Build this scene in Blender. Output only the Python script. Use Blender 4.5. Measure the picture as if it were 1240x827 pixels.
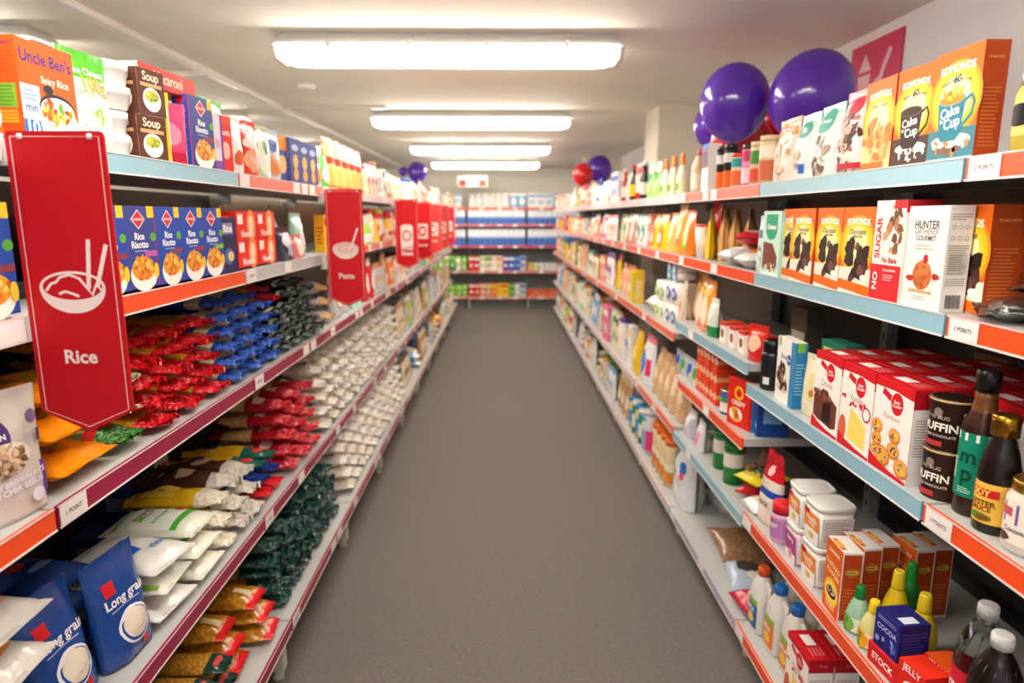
import bpy, math, random
from math import sin, cos, pi, atan, radians, sqrt
from mathutils import Vector, Matrix, noise
from mathutils.geometry import tessellate_polygon

for o in list(bpy.data.objects): bpy.data.objects.remove(o)
scene = bpy.context.scene
COL = scene.collection

# ---------------------------------------------------------------- camera
F, H = 800.0, 1.515
PITCH = atan(151.5 / F); YAW = atan(12 / F * cos(PITCH))
cd = bpy.data.cameras.new('camera'); cam = bpy.data.objects.new('camera', cd); COL.objects.link(cam)
cam.location = (0, 0, H); cam.rotation_euler = (pi / 2 - PITCH, 0, -YAW)
cd.sensor_width = 36; cd.lens = F / 1240 * 36; cd.clip_start = .02; cd.clip_end = 60
cd.dof.use_dof = True; cd.dof.focus_distance = 1.38; cd.dof.aperture_fstop = 2.6
scene.camera = cam

# ---------------------------------------------------------------- world, exposure
w = bpy.data.worlds.new('world'); scene.world = w; w.use_nodes = True
bg = w.node_tree.nodes['Background']; bg.inputs[0].default_value = (.90, .88, 1.0, 1); bg.inputs[1].default_value = .5
vs = scene.view_settings
vs.view_transform = 'Standard'; vs.look = 'None'; vs.gamma = 1; vs.use_curve_mapping = False
vs.exposure = 0.40
LAMP = 22.0         # brightness of the fluorescent diffusers

# ---------------------------------------------------------------- materials
def lin(h):
    def f(c):
        c /= 255
        return c / 12.92 if c <= .04045 else ((c + .055) / 1.055) ** 2.4
    return (f(int(h[0:2], 16)), f(int(h[2:4], 16)), f(int(h[4:6], 16)), 1)
_M = {}
KIND = dict(c=('card', .5, 0, .22), f=('film', .22, 0, .6), x=('crinkled_film', .12, 0, .9), p=('plastic', .3, 0, .5), m=('foil', .28, 1, .5), s=('sheet_steel', .38, 0, .5),
            w=('paint', .75, 0, .3), r=('rubber', .16, 0, .7), k=('paper', .7, 0, .3), g=('glass', .02, 0, .5), e=('lamp', 1, 0, 0), n=('food_film', .22, 0, .6), q=('carpet', .95, 0, .1))
def mat(spec):
    if spec in _M: return _M[spec]
    p = spec.split(':'); nm, rough, metal, spc = KIND[p[0]]
    m = bpy.data.materials.new(nm + '_' + '_'.join(p[1:])); m.use_nodes = True
    nt = m.node_tree; N = nt.nodes; L = nt.links; b = N['Principled BSDF']
    col = lin(p[1])
    b.inputs['Roughness'].default_value = rough; b.inputs['Metallic'].default_value = metal
    b.inputs['Specular IOR Level'].default_value = spc
    m.diffuse_color = col
    tc = N.new('ShaderNodeTexCoord'); no = N.new('ShaderNodeTexNoise'); L.new(tc.outputs['Object'], no.inputs['Vector'])
    no.inputs['Scale'].default_value = 30; no.inputs['Detail'].default_value = 3
    if p[0] == 'e':
        b.inputs['Base Color'].default_value = col; b.inputs['Emission Color'].default_value = col
        b.inputs['Emission Strength'].default_value = float(p[2])
    elif p[0] == 'g':
        b.inputs['Base Color'].default_value = col; b.inputs['Transmission Weight'].default_value = 1; b.inputs['IOR'].default_value = 1.45
    elif p[0] == 'n':
        vo = N.new('ShaderNodeTexVoronoi'); L.new(tc.outputs['Object'], vo.inputs['Vector']); vo.inputs['Scale'].default_value = float(p[3])
        mx = N.new('ShaderNodeMix'); mx.data_type = 'RGBA'; L.new(vo.outputs['Distance'], mx.inputs[0])
        mr = N.new('ShaderNodeMapRange'); L.new(vo.outputs['Distance'], mr.inputs[0]); mr.inputs[1].default_value = .15; mr.inputs[2].default_value = .65
        L.new(mr.outputs[0], mx.inputs[0]); mx.inputs[6].default_value = col; mx.inputs[7].default_value = lin(p[2])
        L.new(mx.outputs[2], b.inputs['Base Color'])
        bu = N.new('ShaderNodeBump'); bu.inputs['Strength'].default_value = .5; bu.inputs['Distance'].default_value = .002
        L.new(no.outputs['Fac'], bu.inputs['Height']); L.new(bu.outputs['Normal'], b.inputs['Normal'])
    else:
        mx = N.new('ShaderNodeMix'); mx.data_type = 'RGBA'
        v = .28 if p[0] == 'q' else .10 if p[0] == 'w' else .06
        L.new(no.outputs['Fac'], mx.inputs[0])
        mx.inputs[6].default_value = tuple(c * (1 - v) for c in col[:3]) + (1,); mx.inputs[7].default_value = tuple(min(1, c * (1 + v)) for c in col[:3]) + (1,)
        L.new(mx.outputs[2], b.inputs['Base Color'])
        if p[0] in 'fmqx':
            no.inputs['Scale'].default_value = dict(f=38, m=60, q=70, x=75)[p[0]]
            bu = N.new('ShaderNodeBump'); bu.inputs['Strength'].default_value = dict(f=.6, m=.8, q=1, x=1)[p[0]]; bu.inputs['Distance'].default_value = dict(f=.004, m=.005, q=.004, x=.012)[p[0]]
            L.new(no.outputs['Fac'], bu.inputs['Height']); L.new(bu.outputs['Normal'], b.inputs['Normal'])
        if p[0] == 'w':
            no.inputs['Scale'].default_value = 1.3
    _M[spec] = m
    return m

# ---------------------------------------------------------------- mesh collector
class G:
    def __init__(s): s.v = []; s.f = []; s.m = []; s.sm = []; s.ml = []
    def mi(s, m):
        if m not in s.ml: s.ml.append(m)
        return s.ml.index(m)
    def face(s, idx, m, sm=False): s.f.append(idx); s.m.append(s.mi(m)); s.sm.append(sm)
    def add(s, pts, faces, m, sm=False):
        b = len(s.v); s.v += [tuple(p) for p in pts]
        for f in faces: s.face([b + i for i in f], m, sm)
    def loft(s, secs, n=24, capb=True, capt=True, sm=True, mt=None, ox=0, oy=0):
        """secs: (z, hx, hy, p, material) from bottom to top, superellipse rings"""
        b = len(s.v)
        for sec in secs:
            z, hx, hy, p = sec[:4]; e = 2.0 / p
            dx, dy = (sec[5] if len(sec) > 5 else (0, 0))
            for i in range(n):
                a = 2 * pi * (i + .5) / n; c, d = cos(a), sin(a)
                s.v.append((ox + dx + hx * math.copysign(abs(c) ** e, c), oy + dy + hy * math.copysign(abs(d) ** e, d), z))
        for k in range(len(secs) - 1):
            for i in range(n):
                j = (i + 1) % n
                s.face([b + k * n + i, b + k * n + j, b + (k + 1) * n + j, b + (k + 1) * n + i], secs[k][4], sm)
        if capb: s.face([b + i for i in range(n)][::-1], secs[0][4])
        if capt: s.face([b + (len(secs) - 1) * n + i for i in range(n)], mt or secs[-1][4])
    def rbox(s, x0, x1, y0, y1, z0, z1, m, r=.001, mt=None):
        cx, cy, hx, hy = (x0 + x1) / 2, (y0 + y1) / 2, (x1 - x0) / 2, (y1 - y0) / 2
        r = min(r, hx * .45, hy * .45, (z1 - z0) * .45); b = len(s.v)
        def ring(z, k):
            R = r * k; o = r - R
            for (sx, sy) in ((1, 1), (-1, 1), (-1, -1), (1, -1)):
                a0 = dict([((1, 1), 0), ((-1, 1), 90), ((-1, -1), 180), ((1, -1), 270)])[(sx, sy)]
                for t in (0, 45, 90):
                    a = radians(a0 + t); s.v.append((cx + sx * (hx - r) + r * k * cos(a), cy + sy * (hy - r) + r * k * sin(a), z))
        for z, k in ((z0, .3), (z0 + r * .7, 1), (z1 - r * .7, 1), (z1, .3)): ring(z, k)
        for k in range(3):
            for i in range(12):
                j = (i + 1) % 12; s.face([b + k * 12 + i, b + k * 12 + j, b + k * 12 + 12 + j, b + k * 12 + 12 + i], m)
        s.face([b + i for i in range(12)][::-1], m); s.face([b + 36 + i for i in range(12)], mt or m)
    def tube(s, pts, r, m, n=8):
        b = len(s.v); P = [Vector(p) for p in pts]
        for i, p in enumerate(P):
            d = (P[min(i + 1, len(P) - 1)] - P[max(i - 1, 0)]).normalized()
            a = d.orthogonal().normalized() if abs(d.z) < .99 else Vector((1, 0, 0)); a = (Vector((0, 0, 1)).cross(d).normalized() if abs(d.z) < .99 else a); c = d.cross(a)
            for k in range(n):
                t = 2 * pi * k / n; s.v.append(tuple(p + a * r * cos(t) + c * r * sin(t)))
        for i in range(len(P) - 1):
            for k in range(n):
                j = (k + 1) % n; s.face([b + i * n + k, b + i * n + j, b + (i + 1) * n + j, b + (i + 1) * n + k], m, True)
        s.face([b + k for k in range(n)][::-1], m); s.face([b + (len(P) - 1) * n + k for k in range(n)], m)
    def xf(s, M):
        s.v = [tuple(M @ Vector(p)) for p in s.v]; return s
    def build(s, name, parent=None):
        me = bpy.data.meshes.new(name); me.from_pydata(s.v, [], s.f); me.update()
        for m in s.ml: me.materials.append(mat(m))
        me.polygons.foreach_set('material_index', s.m); me.polygons.foreach_set('use_smooth', s.sm); me.update()
        o = bpy.data.objects.new(name, me); COL.objects.link(o)
        if parent: o.parent = parent
        return o

# ---------------------------------------------------------------- printed artwork
_T = {}
def glyphs(txt, bold):
    k = (txt, bold)
    if k not in _T:
        c = bpy.data.curves.new('t', 'FONT'); c.body = txt; c.size = 1; c.offset = min(.028, .022 * bold); c.resolution_u = 3; c.align_x = 'CENTER'
        c.space_line = .85
        o = bpy.data.objects.new('t', c); me = bpy.data.meshes.new_from_object(o)
        V = [(v.co.x, v.co.y) for v in me.vertices]; Fs = [tuple(p.vertices) for p in me.polygons]
        bpy.data.objects.remove(o); bpy.data.curves.remove(c); bpy.data.meshes.remove(me)
        xs = [v[0] for v in V]; ys = [v[1] for v in V]
        cx, cy = (min(xs) + max(xs)) / 2, (min(ys) + max(ys)) / 2
        _T[k] = ([(x - cx, y - cy) for x, y in V], Fs, max(xs) - min(xs), max(ys) - min(ys))
    return _T[k]
class Art:
    """draws flat print on a face; x in -.5...5 of the width, z in 0..1 of the height, radii and text widths in widths"""
    def __init__(s, g, S, W, H, sub=1, seed=1, o=.00022): s.g = g; s.S = S; s.W = W; s.H = H; s.sub = sub; s.R = random.Random(seed); s.n = 0; s.o = o
    def _lay(s): s.n += 1; return s.o * (1 + .22 * s.n)
    def rect(s, x0, z0, x1, z1, m, sl=0):
        o = s._lay(); nu = max(1, int(s.sub * 6)) if s.sub > 1 else 1; nv = nu; pts = []
        for j in range(nv + 1):
            for i in range(nu + 1):
                u, v = i / nu, j / nv
                x = x0 + (x1 - x0) * u; z = z0 + (z1 - z0) * v + sl * (u - .5)
                pts.append(s.S(x * s.W, z * s.H, o))
        s.g.add(pts, [(j * (nu + 1) + i, j * (nu + 1) + i + 1, (j + 1) * (nu + 1) + i + 1, (j + 1) * (nu + 1) + i) for j in range(nv) for i in range(nu)], m, s.sub > 1)
    def ell(s, x, z, rx, rz, m, n=20, jag=0, a0=0):
        o = s._lay(); k = 3 if s.sub > 1 else 1; pts = [s.S(x * s.W, z * s.H, o)]; fs = []
        ph = s.R.random() * 9
        for r in range(1, k + 1):
            for i in range(n):
                a = 2 * pi * i / n; q = r / k * (1 + jag * sin(3 * a + ph) + jag * .6 * sin(5 * a + 2 * ph))
                px, pz = rx * s.W * q * cos(a), rz * s.W * q * sin(a)
                if a0: px, pz = px * cos(a0) - pz * sin(a0), px * sin(a0) + pz * cos(a0)
                pts.append(s.S(x * s.W + px, z * s.H + pz, o))
        for i in range(n):
            j = (i + 1) % n; fs.append((0, 1 + i, 1 + j))
            for r in range(k - 1): b = 1 + r * n; fs.append((b + i, b + n + i, b + n + j, b + j))
        s.g.add(pts, fs, m, s.sub > 1)
    def poly(s, P, m):
        o = s._lay(); t = tessellate_polygon([[Vector((x, z, 0)) for x, z in P]])
        s.g.add([s.S(x * s.W, z * s.H, o) for x, z in P], [tuple(q) for q in t], m)
    def line(s, P, wd, m):
        """a stroke through fractional points, wd in widths"""
        o = s._lay(); Q = [Vector((x * s.W, z * s.H)) for x, z in P]; pts = []; r = wd * s.W / 2
        for i, q in enumerate(Q):
            d = (Q[min(i + 1, len(Q) - 1)] - Q[max(i - 1, 0)]).normalized(); nn = Vector((-d.y, d.x)) * r
            pts += [s.S(*(q + nn), o), s.S(*(q - nn), o)]
        s.g.add(pts, [(2 * i, 2 * i + 1, 2 * i + 3, 2 * i + 2) for i in range(len(Q) - 1)], m)
    def text(s, t, x, z, w, m, rot=0, bold=1, hmax=None, arc=0):
        V, Fs, tw, th = glyphs(t, bold); k = w * s.W / tw; kz = k
        if hmax: kz = min(k, hmax * s.H / th) if not isinstance(hmax, tuple) else hmax[0] * s.H / th
        o = s._lay(); a = radians(rot); pts = []
        for (vx, vz) in V:
            px, pz = vx * k, vz * kz
            if arc: pz += arc * s.W * (cos(px / (w * s.W) * pi) - .5)
            pts.append(s.S(x * s.W + px * cos(a) - pz * sin(a), z * s.H + px * sin(a) + pz * cos(a), o))
        s.g.add(pts, Fs, m)
    def lines(s, x0, x1, z0, z1, n, m, fill=.35):
        """small print as rows of thin dashes"""
        for i in range(n):
            z = z1 - (z1 - z0) * (i + .5) / n; h = (z1 - z0) / n * fill
            s.n -= 1 if i else 0
            s.rect(x0, z - h / 2, x0 + (x1 - x0) * s.R.uniform(.7, 1), z + h / 2, m)
    def food(s, x, z, rx, rz, cols, n, size):
        for i in range(n):
            a = s.R.uniform(0, 2 * pi); q = sqrt(s.R.random())
            if i % 4: s.n -= 1
            s.ell(x + rx * q * cos(a), z + rz * q * sin(a) * s.W / s.H, size * s.R.uniform(.6, 1.2), size * s.R.uniform(.4, .9), s.R.choice(cols), n=9, jag=.12, a0=s.R.uniform(0, 3))
    def bowl(s, x, z, r, cols, dish='c:F2F2EE', n=26):
        s.ell(x, z - r * .35 * s.W / s.H, r, r * .78, dish); s.ell(x, z, r, r * .45, 'c:D9D9D4'); s.ell(x, z, r * .9, r * .38, cols[0])
        s.food(x, z, r * .75, r * .36, cols, n, r * .22)

# ---------------------------------------------------------------- product bodies
def carton_g(w, d, h, body, front=None, side=None, top=None, back=None, seed=1, topm=None, r=.0012, side2=None):
    g = G(); g.rbox(-w / 2, w / 2, -d / 2, d / 2, 0, h, body, r, topm)
    if front: front(Art(g, lambda x, z, o: (x, -d / 2 - o, z), w, h, seed=seed))
    if side:
        side(Art(g, lambda x, z, o: (w / 2 + o, x, z), d, h, seed=seed + 1))
        (side2 or side)(Art(g, lambda x, z, o: (-w / 2 - o, -x, z), d, h, seed=seed + 1))
    if top: top(Art(g, lambda x, z, o: (x, -d / 2 + z, h + o), w, d, seed=seed + 2))
    return g
def pillow_g(w, h, t, matf, front=None, gusset=False, seal=.018, wr=.0035, seed=0, nu=16, nv=22, flat=1.0, crumple=0, pinch=.05, fs=22, pw=2.6):
    """upright bag, front towards -Y; matf(u,v) picks the film of each patch, u -1..1, v 0..1"""
    g = G(); sv = seal / h
    def prof(v):
        if gusset:
            if v > 1 - sv: return 0
            q = min(1, max(0, v / (1 - sv))); return (1 - q ** 2.6) ** .75 * (.86 + .14 * min(1, q * 4))
        if v < sv or v > 1 - sv: return 0
        q = 2 * (v - sv) / (1 - 2 * sv) - 1; return max(0, 1 - abs(q) ** 3) ** .6
    def hw(v): return w / 2 * (1 - pinch * prof(v))
    def P(u, v, sd, o=0):
        uu = max(-1, min(1, u)); pr = prof(v)
        T = t / 2 * pr * max(0, 1 - abs(uu) ** pw) ** .55 * (flat if sd > 0 else 1) + .0006
        x = uu * hw(v); z = v * h
        n1 = noise.noise(Vector((x * fs, z * fs, seed * 7.3 + sd))) * wr * (.25 + pr) * (1 - abs(uu) ** 6)
        if crumple:
            e = max(0, 1 - min(v, 1 - v) / (sv * 2.2)) if not gusset else max(0, 1 - (1 - v) / (sv * 2.2))
            n1 += noise.noise(Vector((x * 60, z * 45, seed * 3.1))) * crumple * e; T += .004 * e * (1 - uu * uu)
            x *= 1 - .2 * e
            z += noise.noise(Vector((x * 22, seed, .5))) * crumple * .6 * e
        else: n1 += .0008 * sin(uu * 46) * (1 if pr == 0 else 0) * sd
        return (x, sd * (T + n1 * (1 if pr else 0) + o) + (n1 if not pr else 0), z)
    for sd in (-1, 1):
        b = len(g.v)
        for j in range(nv + 1):
            for i in range(nu + 1):
                uu = -cos(pi * i / nu) * .35 + (-1 + 2 * i / nu) * .65
                g.v.append(P(uu, j / nv, sd))
        for j in range(nv):
            for i in range(nu):
                q = [b + j * (nu + 1) + i, b + j * (nu + 1) + i + 1, b + (j + 1) * (nu + 1) + i + 1, b + (j + 1) * (nu + 1) + i]
                g.face(q if sd < 0 else q[::-1], matf(-1 + 2 * (i + .5) / nu, (j + .5) / nv), True)
        if gusset and sd > 0:
            n0 = (nu + 1) * (nv + 1)
            for i in range(nu): g.face([i, b + i, b + i + 1, i + 1], matf(0, 0))
    # thin side and end joins
    n0 = (nu + 1) * (nv + 1)
    for j in range(nv):
        for i in (0, nu): g.face([j * (nu + 1) + i, (j + 1) * (nu + 1) + i, n0 + (j + 1) * (nu + 1) + i, n0 + j * (nu + 1) + i], matf(0, (j + .5) / nv))
    if front: front(Art(g, lambda x, z, o: P(x / hw(z / h), z / h, -1, o + .0004), w, h, sub=1.4, seed=seed + 5, o=.0009))
    return g
LAY = Matrix.Rotation(-pi / 2, 4, 'X')          # an upright bag laid on its back, print up
def lay(g, drop=True):
    g.xf(LAY); c = min(v[2] for v in g.v); l = (max(v[1] for v in g.v) + min(v[1] for v in g.v)) / 2
    return g.xf(Matrix.Translation((0, -l, -c)))
def cyl_art(g, r, W, H, z0, seed=1): return Art(g, lambda x, z, o: (sin(x / r) * (r + o), -cos(x / r) * (r + o), z0 + z), W, H, sub=1.4, seed=seed, o=.0003)

# ---------------------------------------------------------------- objects, labels, placing
LABELS = {}
def tag(o, label, cat, group=None):
    o['label'] = label; o['category'] = cat
    if group: o['group'] = group
    LABELS.setdefault(label, []).append(o.name)
    return o
def struct(g, name):
    o = g.build(name); o['kind'] = 'structure'; return o
def empty(name, loc=(0, 0, 0), rz=0, parent=None):
    o = bpy.data.objects.new(name, None); COL.objects.link(o); o.location = loc; o.rotation_euler.z = rz; o.empty_display_size = .05
    if parent: o.parent = parent
    return o
def multi(name, parts):
    """an Empty with parts: [(part name, G)] or (part, G, [(sub-part, G)])"""
    r = empty(name)
    for p in parts:
        o = p[1].build(p[0], r)
        if len(p) > 2:
            for s in p[2]: s[1].build(s[0], o)
    return r
KIDS = {}
def kids(o):
    return [c for c in bpy.data.objects if c.parent == o]
_ext = {}
class Proto:
    def __init__(s, root):
        s.root = root; s.used = False; s.kids = [(c, kids(c)) for c in kids(root)]
        me = ([root] if root.type == 'MESH' else []) + [x for c, k in s.kids for x in [c] + k]
        s.co = [Vector(b) for m in me if m.type == 'MESH' for b in m.bound_box]
        s.h = max(c.z for c in s.co); s.w = max(c.x for c in s.co) - min(c.x for c in s.co); s.d = max(c.y for c in s.co) - min(c.y for c in s.co)
    def inst(s):
        if not s.used: s.used = True; return s.root
        r = s.root.copy(); COL.objects.link(r)
        for k in ('label', 'category', 'group'):
            if k in r: del r[k]
        for c, sub in s.kids:
            d = c.copy(); COL.objects.link(d); d.parent = r
            for q in sub: e = q.copy(); COL.objects.link(e); e.parent = d
        return r
_P = {}
def proto(key, fn):
    if key not in _P: _P[key] = Proto(fn())
    return _P[key]
def yat(px, X, Z):
    """depth along the aisle of a point at height Z on the shelf plane X, from its column in a 1240 wide view"""
    Zr = Z - H; k = (px - 620) / F
    return (X * cos(YAW) - k * (X * sin(YAW) * cos(PITCH) - Zr * sin(PITCH))) / (sin(YAW) + k * cos(YAW) * cos(PITCH))
XL, XLB, XR, XRB = -.755, -.690, .785, .80
STK = [0]
def plane(side, z):
    if side == 'L': return XLB if z < .3 else XL
    return XRB if z < .7 else XR
def put(p, side, y, z, inset, label, cat, group=None, rz=0, tilt=0, roll=0):
    """stand the product p on a surface at height z, its front face `inset` behind the shelf edge, centred at y along the aisle"""
    o = p.inst(); lv = 0
    if isinstance(z, tuple): z, n_ = z; lv = STK[0] if n_ else 0; STK[0] = lv + p.h * .99; rz *= .4
    a = radians(rz) + (pi / 2 if side == 'L' else -pi / 2)
    M = Matrix.Rotation(a, 3, 'Z') @ Matrix.Rotation(radians(tilt), 3, 'X') @ Matrix.Rotation(radians(roll), 3, 'Y')
    q = [M @ c for c in p.co]
    if side == 'L': X = plane(side, z) - inset - max(c.x for c in q)
    else: X = plane(side, z) + inset - min(c.x for c in q)
    Y = y - (max(c.y for c in q) + min(c.y for c in q)) / 2
    o.location = (X, Y, z + lv - min(c.z for c in q) + .0004); o.rotation_euler = M.to_euler()
    tag(o, label, cat, group); return o
ORD = ['nearest', 'second nearest', 'third nearest', 'fourth nearest', 'fifth nearest', 'sixth nearest', 'seventh nearest', 'eighth nearest', 'ninth nearest', 'tenth nearest']
NUM = {2: 'two', 3: 'three', 4: 'four', 5: 'five', 6: 'six', 7: 'seven', 8: 'eight', 9: 'nine', 10: 'ten'}

# ---------------------------------------------------------------- the room
CE = 2.31; YB = 11.6; XWL = -4.6; XWR = 1.62; Y0 = -3.0
g = G(); g.rbox(XWL, XWR + .1, Y0, YB, -.05, 0, 'q:6F6964'); struct(g, 'floor')
g = G(); g.rbox(XWL, XWR + .1, Y0, YB, CE, CE + .06, 'w:F8F1E7'); struct(g, 'ceiling')
g = G(); g.rbox(XWR, XWR + .1, Y0, YB, 0, CE, 'w:F2EEF0'); struct(g, 'wall_right')
g = G(); g.rbox(XWL - .1, XWL, Y0, YB, 0, CE, 'w:E6E2DA'); struct(g, 'wall_left')
g = G(); g.rbox(XWL - .1, XWR + .1, YB, YB + .1, 0, CE, 'w:F6F0E4'); struct(g, 'wall_back')
g = G(); g.rbox(1.14, XWR, 5.0, 5.45, 0, CE, 'w:E2DACB'); struct(g, 'trim_1')
g = G(); g.rbox(1.14, XWR, 9.3, 9.75, 0, CE, 'w:E2DACB'); struct(g, 'trim_2')
g = G(); g.rbox(-1.645, -1.6, Y0, YB, CE - .028, CE, 'p:E9E6E0', .004); struct(g, 'trim_3')
g = G(); g.rbox(-1.6, -.85, 5.08, 5.12, CE - .02, CE, 'p:E0DACF', .004); struct(g, 'trim_4')
g = G(); g.rbox(-4.6, -1.645, 3.92, 3.96, CE - .02, CE, 'p:E0DACF', .004); struct(g, 'trim_5')

def light_proto():
    hw, hd = .775, .115
    g = G()                                              # the white steel tray
    g.loft([(.060, hw - .02, hd, 14, 'p:E8E8E4'), (.062, hw, hd + .012, 14, 'p:E8E8E4'), (.075, hw - .005, hd + .01, 14, 'p:DADAD6'), (.115, hw - .035, hd - .03, 14, 'p:DADAD6')], n=40, sm=False)
    d = G()                                              # the prismatic cover
    d.loft([(0, hw - .06, hd - .04, 8, 'e:FFF6E8:%g' % LAMP), (.012, hw - .03, hd - .012, 8, 'e:FFF6E8:%g' % LAMP), (.045, hw - .014, hd, 10, 'e:FFF6E8:%g' % LAMP), (.060, hw - .014, hd + .002, 10, 'e:FFF6E8:%g' % LAMP)], n=40)
    r = empty('ceiling_light'); g.build('light_housing', r); d.build('diffuser', r)
    for sx in (-.52, -.17, .17, .52):
        for sy in (-1, 1):
            c = G(); c.rbox(sx - .012, sx + .012, sy * (hd + .012) - .004, sy * (hd + .012) + .004, .045, .078, 'm:C8C8C8'); c.build('clip', r)
    for sx in (-1, 1):
        e = G(); e.loft([(.005, .012, hd - .03, 6, 'p:D8D4CC'), (.055, .014, hd - .008, 6, 'p:D8D4CC')], n=24, ox=sx * (hw - .008)); e.build('end_cap', r)
    return r
LP = proto('light', light_proto)
LIGHTS = [(-.235, -1.2, 'behind the camera, over the aisle'), (-.235, 1.0, 'nearest the camera, over the aisle'), (-.235, 3.2, 'largest one seen over the aisle'), (-.235, 5.4, 'second one down the aisle'), (-.235, 7.6, 'third one down the aisle'), (-.235, 9.8, 'farthest one, before the back wall'),
          (-2.75, 1.0, 'over the neighbouring aisle, nearest'), (-2.75, 3.1, 'over the neighbouring aisle, behind the orange rice box'), (-2.75, 5.4, 'over the neighbouring aisle, second'), (-2.75, 7.6, 'over the neighbouring aisle, third')]
for x, y, t in LIGHTS:
    o = LP.inst(); o.location = (x, y, CE - .115); tag(o, 'white fluorescent ceiling light, ' + t, 'ceiling light', 'fluorescent ceiling lights')

g = G(); g.loft([(0, .03, .03, 2, 'p:E8E4DC'), (.012, .05, .05, 2, 'p:E8E4DC'), (.03, .055, .055, 2, 'p:E8E4DC')], n=28)
o = g.build('smoke_detector'); o.location = (-1.2, 4.3, CE - .03); tag(o, 'round white smoke detector on the ceiling left of the largest light', 'smoke detector')
g = G(); g.loft([(0, .012, .012, 2, 'p:E8E4DC'), (.02, .02, .02, 2, 'p:E8E4DC')], n=16)
o = g.build('sprinkler_head'); o.location = (-1.05, 3.35, CE - .02); tag(o, 'tiny white sprinkler head on the ceiling beside the largest light', 'sprinkler')

# ---------------------------------------------------------------- shelving
BLUE, ORA, MAR, SAL, PALE, GREY = 'p:8FBACB', 'p:F0501E', 'p:9C1B45', 'p:E8705A', 'p:D9C4C6', 'p:B9C2C6'
STEEL = 's:B4B6B4'
def bay(side, y0, y1, shelves, name_label, back, post, foot, depth=.47, mirror=False):
    """shelves: [(surface z, front x, rail colour, [(ticket offset, text)])]"""
    r = empty('shelving_bay', ((XL if side == 'L' else XR) , y0, 0)); sg = -1 if side == 'L' else 1
    ox = r.location.x; L = y1 - y0
    def bx(g, xa, xb, *a, **k):
        xa, xb = sorted((xa - ox, xb - ox)); g.rbox(xa, xb, *a, **k)
    fx = ox; bk = ox + sg * depth
    g = G(); bx(g, bk, bk + sg * .012, .001, L - .001, .05, 1.60, back); g.build('back_panel', r)
    g = G()
    bx(g, bk - sg * .035, bk, .001, .036, 0, 1.60, post)
    for k in range(26): bx(g, bk - sg * .0355, bk - sg * .034, .014, .022, .1 + k * .057, .125 + k * .057, 'p:101010')
    g.build('upright', r)
    for (z, x, rail, tk) in shelves:
        g = G(); bx(g, x + sg * .004, bk - sg * .036, .003, L - .003, z - .026, z, STEEL, r=.0015)
        bx(g, bk - sg * .085, bk - sg * .036, .003, .006, z - .07, z - .026, STEEL); bx(g, bk - sg * .085, bk - sg * .036, L - .006, L - .003, z - .07, z - .026, STEEL)
        s = g.build('shelf', r)
        g = G(); bx(g, x - sg * .004, x + sg * .0035, .004, L - .004, z - .036, z + .003, rail, r=.001)
        bx(g, x - sg * .0052, x - sg * .004, .004, L - .004, z - .0375, z - .034, 'p:E6E0DE', r=.0004); bx(g, x - sg * .0052, x - sg * .004, .004, L - .004, z + .001, z + .0035, 'p:D6D2D0', r=.0004)
        g.build('price_rail', s)
        for off, tx in tk:
            g = G(); bx(g, x - sg * .0058, x - sg * .0048, off, off + .072, z - .0335, z + .0005, 'k:ECE4E2', r=.0002)
            if tx:
                A = Art(g, lambda u, v, o: (x - ox - sg * (.0058 + o), off + .036 - sg * u, z - .0335 + v), .072, .034)
                A.text(tx, 0, .5, .6, 'c:303038', bold=.6)
            g.build('price_ticket', s)
    if foot:
        zb, xb = shelves[-1][0], shelves[-1][1]; g = G()
        bx(g, xb + sg * .035, bk - sg * .04, .001, .04, .035, zb - .027, foot); g.loft([(0, .018, .018, 2, 'p:C8C4BC'), (.012, .02, .02, 2, 'p:C8C4BC'), (.036, .008, .008, 2, 'p:C8C4BC')], n=14, ox=xb + sg * .06 - ox, oy=.02)
        g.build('base_foot', r)
    tag(r, name_label, 'shelving', 'gondola shelving bays'); return r
ZL = [1.634, 1.357, 1.031, .577, .225]
ZR = [1.610, 1.342, .990, .548, .150]
ZR2 = [1.610, 1.342, 1.052, .800, .530, .150]
YL = [1.05 + .9 * k for k in range(-1, 11)]     # YL[0]..YL[11]
YR = [1.14 + .905 * k for k in range(-1, 11)]
ordn = ['first', 'second', 'third', 'fourth', 'fifth', 'sixth', 'seventh', 'eighth', 'ninth', 'tenth', 'eleventh']
lr = {0: [ORA, ORA, ORA, MAR, MAR], 1: [BLUE, ORA, MAR, MAR, MAR], 2: [SAL, GREY, MAR, MAR, MAR], 3: [PALE, ORA, MAR, MAR, MAR], 4: [PALE, SAL, MAR, MAR, MAR]}
for k in range(11):
    c = lr.get(k, [PALE, SAL, 'p:A84058', 'p:A84058', 'p:C8988C'])
    sh = []
    for i, z in enumerate(ZL):
        tk = [(.006, '1 POINT')] if not (k == 1 and i in (0, 1)) else []
        if k == 0: tk = [(.82, '')] if i < 2 else []
        if k == 2 and i == 0: tk = [(.006, ''), (.70, '')]
        if k >= 2: tk = tk + [(.35, '')] if i % 2 else tk + [(.5, ''), (.6, '')]
        sh.append((z, XLB if i == 4 else XL, c[i], tk))
    bay('L', YL[k], YL[k + 1], sh, 'left shelving bay, %s from the camera end' % ordn[k], 'p:35302E' if k < 3 else 'p:A89C8C', 's:C9C3B6', 'p:D8D4CA')  # farther back panels coloured paler, painting in the hazy brightness of the far end
rr = {0: [ORA, ORA, ORA, ORA, ORA], 1: [BLUE, BLUE, BLUE, ORA, ORA], 2: [SAL, ORA, BLUE, ORA, BLUE, 'p:B8B0C4'], 3: [GREY, SAL, SAL, SAL, PALE]}
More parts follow.
